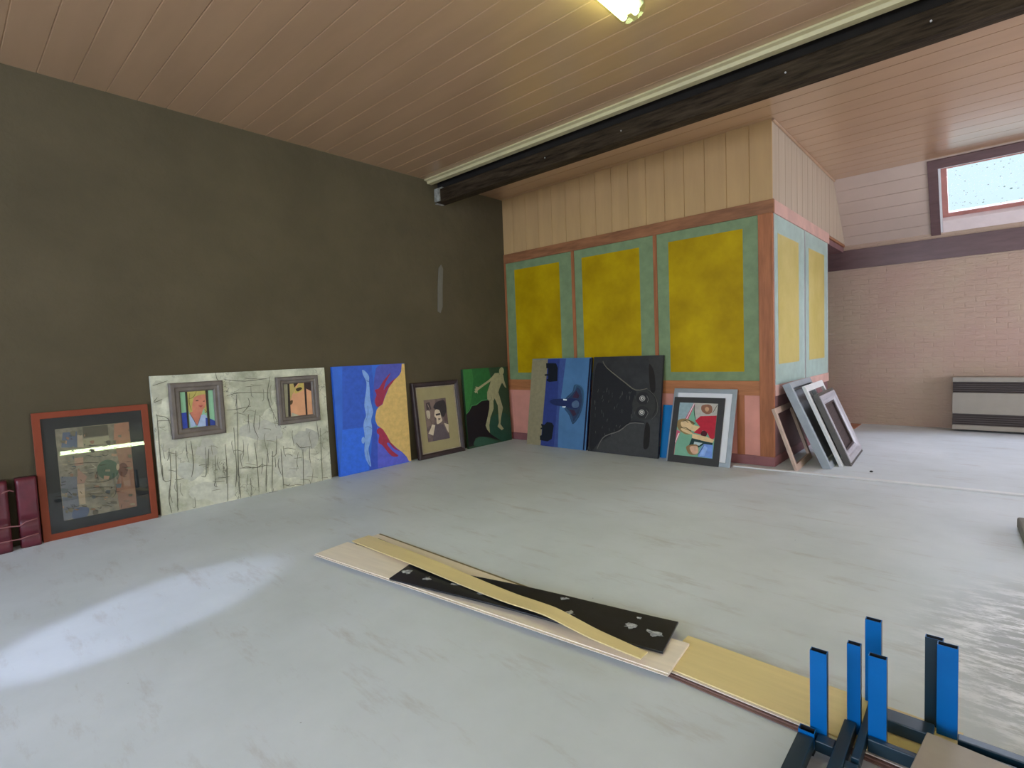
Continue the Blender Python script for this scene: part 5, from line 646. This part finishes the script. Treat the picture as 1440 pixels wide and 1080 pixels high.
# ------------------------------------------------------------------ boards on the floor
M_oak = mat('pale_laminate', (.84, .74, .60), rough=.45, var=.06, scale=3, stretch=(.6, 8, 1))
M_oak2 = mat('yellow_laminate', (.74, .60, .29), rough=.4, var=.05, scale=3, stretch=(.6, 8, 1))
M_core = mat('laminate_edge', (.72, .64, .54), rough=.6, var=.08)
M_coredk = mat('red_brown_board', (.20, .115, .10), rough=.6, var=.12)
def plank(name, label, x0, y0, x1, y1, wd, z0, t, top, edge, lip=.012, cat='plank'):
    """board with its near edge from (x0,y0) to (x1,y1), reaching wd away from the viewer, with a tongue along the near edge"""
    L = math.hypot(x1 - x0, y1 - y0); a = math.atan2(y1 - y0, x1 - x0)
    M = Matrix.Translation((x0, y0, z0)) @ Matrix.Rotation(a, 4, 'Z')
    r = thing(name, label, cat, M)
    mb = MB(); mb.box(0, L, lip, wd, 0, t); mb.build('board', [top], r, bevel=.0015)
    mb = MB(); mb.box(0, L, 0, lip, t * .30, t * .62); mb.build('tongue', edge, r)
    return r
r_ = plank('floor_plank', 'short pale plank end lying behind the big board, leftmost', -3.305, 1.915, -1.45, 1.90, .205, 0, .012, M_oak, M_core)
mb = MB(); mb.box(0, 1.855, .205, .222, .002, .010); mb.build('groove_edge', mat('olive_groove_edge', (.22, .18, .09), rough=.6), r_)
plank('floor_plank', 'plain dark red-brown board under the yellow plank', -.93, 1.862, -.02, 1.842, .25, 0, .010, M_coredk, M_coredk)
plank('floor_plank', 'yellow plank running from the big board under the blue steel frames', -.975, 1.880, -.05, 1.862, .285, .0102, .012, M_oak2, M_core)
plank('floor_plank', 'widest pale beige plank, lying under black strip and bowed strip', -3.262, 1.600, -.905, 1.828, .262, .0224, .011, M_oak, M_core)
# black-backed board with glue spots
def black_board():
    p = [(-2.520, 1.672), (-.978, 1.938), (-1.032, 2.205), (-2.595, 1.880)]; r = thing('black_board', 'black-backed board with white glue blobs on the beige plank', 'board')
    n = 24; mb = MB(); t = .009; top = []; bot = []
    def z(u): return .0345 + .012 * math.sin(math.pi * u) ** 2 + .004 * u
    for i in range(n + 1):
        u = i / n
        for (a, b) in ((p[0], p[1]), (p[3], p[2])):
            x = a[0] + (b[0] - a[0]) * u; y = a[1] + (b[1] - a[1]) * u
            top.append((x, y, z(u) + t)); bot.append((x, y, z(u)))
    m = len(top); f = []
    for i in range(n):
        a, b, c, d = 2 * i, 2 * i + 1, 2 * i + 3, 2 * i + 2
        f += [(a, d, c, b), (m + a, m + b, m + c, m + d), (a, m + a, m + d, d), (b, c, m + c, m + b)]
    f += [(0, 1, m + 1, m), (2 * n, m + 2 * n, m + 2 * n + 1, 2 * n + 1)]
    mb.add(top + bot, f); mb.build('board', mat('black_backing_film', (.012, .013, .017), rough=.38, var=.3, scale=12), r, bevel=.0015)
    M_glue = mat('white_glue', (.62, .64, .64), col2=(.10, .11, .12), rough=.5, var=.0, scale=45)
    k = 0
    for (u, v, s) in [(.035, .5, .040), (.14, .42, .034), (.27, .45, .036), (.385, .28, .030), (.61, .62, .0), (.70, .40, .034), (.655, .86, .026), (.885, .50, .036), (.895, .82, .018), (.955, .45, .042)]:
        if s == 0: continue
        a = Vector((p[0][0] + (p[1][0] - p[0][0]) * u, p[0][1] + (p[1][1] - p[0][1]) * u)); b = Vector((p[3][0] + (p[2][0] - p[3][0]) * u, p[3][1] + (p[2][1] - p[3][1]) * u))
        c = a.lerp(b, v); q = MB(); N = 14
        rr = [s * random.uniform(.35, 1.1) for _ in range(N)]
        zt = z(u) + t + .0008
        q.add([(c.x, c.y, zt + .0035)] + [(c.x + rr[i] * math.cos(2 * math.pi * i / N), c.y + .8 * rr[i] * math.sin(2 * math.pi * i / N), zt) for i in range(N)], [(0, 1 + i, 1 + (i + 1) % N) for i in range(N)])
        q.build('glue_blob', M_glue, r, smooth=True)
black_board()
# bowed thin strip lying over everything
def bowed():
    C_ = [(-3.255, 1.944, .136, .0345), (-2.95, 1.934, .130, .040), (-2.62, 1.917, .124, .051), (-2.35, 1.903, .116, .055), (-2.05, 1.888, .106, .0575), (-1.78, 1.874, .096, .064), (-1.62, 1.868, .090, .074), (-1.50, 1.864, .086, .079), (-1.38, 1.859, .081, .070), (-1.26, 1.854, .075, .060), (-1.12, 1.848, .066, .058), (-1.012, 1.843, .058, .058)]
    mb = MB(); t = .006; top = []; bot = []
    for k in range((len(C_) - 1) * 4 + 1):
        i = min(k // 4, len(C_) - 2); u = k / 4 - i
        u2 = u
        g = lambda j, c: C_[min(max(j, 0), len(C_) - 1)][c]
        q = [0.5 * (2 * g(i, c) + (g(i + 1, c) - g(i - 1, c)) * u2 + (2 * g(i - 1, c) - 5 * g(i, c) + 4 * g(i + 1, c) - g(i + 2, c)) * u2 ** 2 + (3 * g(i, c) - g(i - 1, c) - 3 * g(i + 1, c) + g(i + 2, c)) * u2 ** 3) for c in range(4)]
        for s in (-1, 1):
            top.append((q[0], q[1] + s * q[2] / 2, q[3] + .003 + t)); bot.append((q[0], q[1] + s * q[2] / 2, q[3] + .003))
    n = len(top) // 2 - 1; m = len(top); f = []
    for i in range(n):
        a, b, c, d = 2 * i, 2 * i + 1, 2 * i + 3, 2 * i + 2
        f += [(a, d, c, b), (m + a, m + b, m + c, m + d), (a, m + a, m + d, d), (b, c, m + c, m + b)]
    f += [(0, 1, m + 1, m), (2 * n, m + 2 * n, m + 2 * n + 1, 2 * n + 1)]
    mb.add(top + bot, f); o = mb.build('bowed_strip', M_oak2)
    tag(o, 'thin bowed yellowish strip arching over the black board', 'strip')
bowed()
mb = MB(); mb.box(0, 1.02, 0, .022, 0, .009)
o = mb.build('wood_batten', mat('dark_edge_batten', (.16, .125, .06), rough=.6), None, Matrix.Translation((-3.20, 2.030, .0121)) @ Matrix.Rotation(-.050, 4, 'Z')); tag(o, 'thin olive batten beside the bowed strip on the left plank', 'strip')

# ------------------------------------------------------------------ blue steel frames
M_blue = mat('blue_enamelled_steel', (.0, .115, .37), rough=.4, var=.05, spec=.25)
M_bluedk_shade = mat('dark_steel_and_leg_shade', (.006, .028, .046), rough=.35, var=.12, spec=.6)  # the rails' own colour; on leg faces it stands in for shade
M_tubein = mat('tube_inside', (.006, .008, .010), rough=.8)
def leg(parent, x, y, z0, z1, a=.047, b=.025, mats=None):
    """open-ended rectangular tube, front top edge centred at (x, y)"""
    t = .0025; mb = MB(); x0, x1, y0, y1 = x - a / 2, x + a / 2, y, y + b
    o = [(x0, y0), (x1, y0), (x1, y1), (x0, y1)]; i = [(x0 + t, y0 + t), (x1 - t, y0 + t), (x1 - t, y1 - t), (x0 + t, y1 - t)]
    v = [(p[0], p[1], z0) for p in o] + [(p[0], p[1], z1) for p in o] + [(p[0], p[1], z1) for p in i] + [(p[0], p[1], z1 - .09) for p in i]
    f = [(k, (k + 1) % 4, 4 + (k + 1) % 4, 4 + k) for k in range(4)] + [(4 + k, 4 + (k + 1) % 4, 8 + (k + 1) % 4, 8 + k) for k in range(4)]
    g = [(8 + k, 8 + (k + 1) % 4, 12 + (k + 1) % 4, 12 + k) for k in range(4)] + [(12, 13, 14, 15)]
    mb.add(v, f + [(3, 2, 1, 0)], 0)
    mb.mi[1] = mb.mi[2] = mb.mi[3] = 2  # side and back faces darkened: shade painted on by material
    if mats: mb.mi[0] = 2  # front face darkened too, as painted shade
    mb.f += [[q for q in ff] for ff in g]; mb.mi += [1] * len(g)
    return mb.build('leg', [M_blue, M_tubein, M_bluedk_shade], parent)
def rail(parent, x0, x1, y0, y1, z0, z1, m=None, name='rail'):
    mb = MB(); mb.box(x0, x1, y0, y1, z0, z1); return mb.build(name, m or M_bluedk_shade, parent, bevel=.003)
ZB = .024
r = thing('steel_frame', 'blue steel frame with single upright leg, leftmost of the upturned frames', 'frame', None, 'upturned blue steel frames')
leg(r, -.386, 1.812, ZB, .320)
rail(r, -.434, -.388, 1.10, 1.765, ZB, .066); leg(r, -.411, 1.768, ZB, .074, .046, .03)
rail(r, -.386, -.336, 1.765, 1.806, ZB, .060, name='crossbar'); rail(r, -.388, -.338, 1.56, 1.60, ZB, .060, name='crossbar')
r = thing('steel_frame', 'blue steel frame whose two legs stand second and fourth from left', 'frame', None, 'upturned blue steel frames')
leg(r, -.309, 1.926, ZB, .320, .037); rail(r, -.334, -.300, 1.10, 1.922, ZB, .066)
leg(r, -.241, 1.888, ZB, .320); rail(r, -.262, -.140, 1.862, 1.884, ZB, .066, name='crossbar'); rail(r, -.300, -.266, 1.70, 1.735, ZB, .060, name='crossbar')
r = thing('steel_frame', 'blue steel frame whose three legs stand at back and right', 'frame', None, 'upturned blue steel frames')
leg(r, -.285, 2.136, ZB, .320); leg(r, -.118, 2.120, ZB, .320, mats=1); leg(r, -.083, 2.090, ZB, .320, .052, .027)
rail(r, -.2885, -.266, 1.75, 2.134, ZB, .066); rail(r, -.258, -.112, 2.00, 2.066, ZB, .066, name='crossbar')
rail(r, -.055, .60, 2.022, 2.056, ZB, .070, name='long_rail'); rail(r, -.11, .60, 1.965, 1.995, ZB, .066, name='long_rail')
mb = MB(); mb.box(0, .55, -.75, 0, 0, .012); o = mb.build('tan_board', mat('grey_tan_board', (.34, .29, .23), rough=.5, var=.12, scale=4), None, Matrix.Translation((-.126, 1.985, .0705)) @ Matrix.Rotation(-.12, 4, 'Z'), bevel=.003)
tag(o, 'grey-tan board lying on the steel frames at bottom right corner', 'board')

# ------------------------------------------------------------------ heater, mat, stone
r = thing('gas_heater', 'beige wall convector heater with dark louvres on brick wall', 'heater', Matrix.Translation((-.345, 9.30, 0)))
M_heat = mat('beige_enamel', (.275, .24, .19), rough=.35, var=.05, spec=.5); M_lou = mat('brown_louvre', (.045, .035, .032), rough=.45)
W = 1.35
mb = MB(); mb.box(0, W, 0, .275, .03, .73); mb.build('body', mat('brown_casing', (.06, .048, .044), rough=.6), r, bevel=.004)
for (z0, z1, nm) in [(.675, .738, 'top_panel'), (.245, .528, 'front_panel'), (.028, .092, 'plinth')]:
    mb = MB(); mb.box(-.004, W + .004, -.014, .275, z0, z1); mb.build(nm, M_heat, r, bevel=.004)
for (za, zb) in [(.534, .670), (.098, .240)]:
    for k in range(5):
        z = za + (zb - za) * (k + .5) / 5
        mb = MB(); mb.prism([(-.010, z - .009), (-.004, z - .009), (.012, z + .006), (.004, z + .008)], .004, W - .004, 0); mb.build('louvre', M_lou, r)
mb = MB(); mb.box(0, 1.3, 0, .52, 0, .008); o = mb.build('floor_mat', mat('orange_mat', (.50, .22, .13), rough=.6, var=.15), None, Matrix.Translation((-2.72, 8.98, 0))); tag(o, 'orange floor mat by the far brick wall behind leaning frames', 'mat')
mb = MB(); mb.prism([(.158, 4.80), (.175, 4.45), (.20, 4.22), (.55, 4.15), (.60, 4.85)], 0, .075, 2); o = mb.build('concrete_slab', mat('grey_concrete', (.22, .21, .19), rough=.85, var=.15, bump=.3), bevel=.012); tag(o, 'low grey concrete slab on the floor at right edge', 'slab')
mb = MB(); mb.tube([(-1.07, 6.19, 0), (-1.07, 6.19, .006), (-1.07, 6.19, .012), (-1.07, 6.19, .016)], [.012, .016, .012, .003], 9); o = mb.build('pebble', mat('dark_pebble', (.03, .03, .03), rough=.8), None, Matrix.Translation((.24, -.10, 0)), smooth=True); tag(o, 'tiny dark pebble on pale floor right of leaning frames', 'pebble')

# ------------------------------------------------------------------ light
wd = bpy.data.worlds.new('overcast_sky'); SC.world = wd; wd.use_nodes = True
bg = wd.node_tree.nodes['Background']; bg.inputs['Color'].default_value = (.80, .94, .98, 1); bg.inputs['Strength'].default_value = WORLD
def area(name, loc, target, sx, sy, power, col, spread=math.pi):
    d = bpy.data.lights.new(name, 'AREA'); d.shape = 'RECTANGLE'; d.size = sx; d.size_y = sy; d.energy = power; d.color = col; d.spread = spread
    o = bpy.data.objects.new(name, d); COL.objects.link(o); o.location = loc
    o.rotation_euler = (Vector(target) - Vector(loc)).to_track_quat('-Z', 'Y').to_euler(); return o
def sun(name, direction, strength, col, angle):
    d = bpy.data.lights.new(name, 'SUN'); d.energy = strength; d.color = col; d.angle = angle
    o = bpy.data.objects.new(name, d); COL.objects.link(o); o.rotation_euler = Vector(direction).to_track_quat('-Z', 'Y').to_euler(); return o
for nm, h, fx, ax, e, c in DAY:
    cx, cz = (h[0] + h[1]) / 2, (h[2] + h[3]) / 2
    if ax == 1: area(nm, (cx, fx, cz), (cx, fx + 1, cz - .1), h[1] - h[0] + .1, h[3] - h[2] + .1, e, c)
    else: area(nm, (fx, cx, cz), (fx - 1, cx, cz - .1), h[1] - h[0] + .1, h[3] - h[2] + .1, e, c)
sun('skylight_daylight', (0, -.66, -.75), SKY_E, (.80, .81, 1.0), math.radians(75))
d = bpy.data.lights.new('added_floor_spot', 'SPOT'); d.energy = SPOT_E; d.color = (.62, .70, 1.0); d.spot_size = math.radians(9.5); d.spot_blend = .3; d.shadow_soft_size = .06  # added spot lamp inside the back wall, makes the bright floor oval
o = bpy.data.objects.new('added_floor_spot', d); COL.objects.link(o); o.location = (-2.30, -3.3, 2.35)
o.rotation_euler = (Vector((-3.30, .655, 0)) - o.location).to_track_quat('-Z', 'Y').to_euler()

# ------------------------------------------------------------------ camera
cam = bpy.data.cameras.new('camera'); cam.sensor_width = 36; cam.lens = 18.480; cam.clip_start = .05
co = bpy.data.objects.new('camera', cam); COL.objects.link(co)
co.matrix_world = Matrix(((0.741900, -0.010884, 0.670422, 0), (0.669381, 0.070040, -0.739611, 0), (-0.038907, 0.997485, 0.059248, 1.3), (0, 0, 0, 1)))
SC.camera = co
SC.view_settings.view_transform = 'Standard'; SC.view_settings.look = 'None'; SC.view_settings.gamma = 1.0
SC.view_settings.use_curve_mapping = False; SC.view_settings.exposure = EXPO
SC.cycles.use_denoising = True
SC.cycles.max_bounces = 10; SC.cycles.diffuse_bounces = 6; SC.cycles.transparent_max_bounces = 12
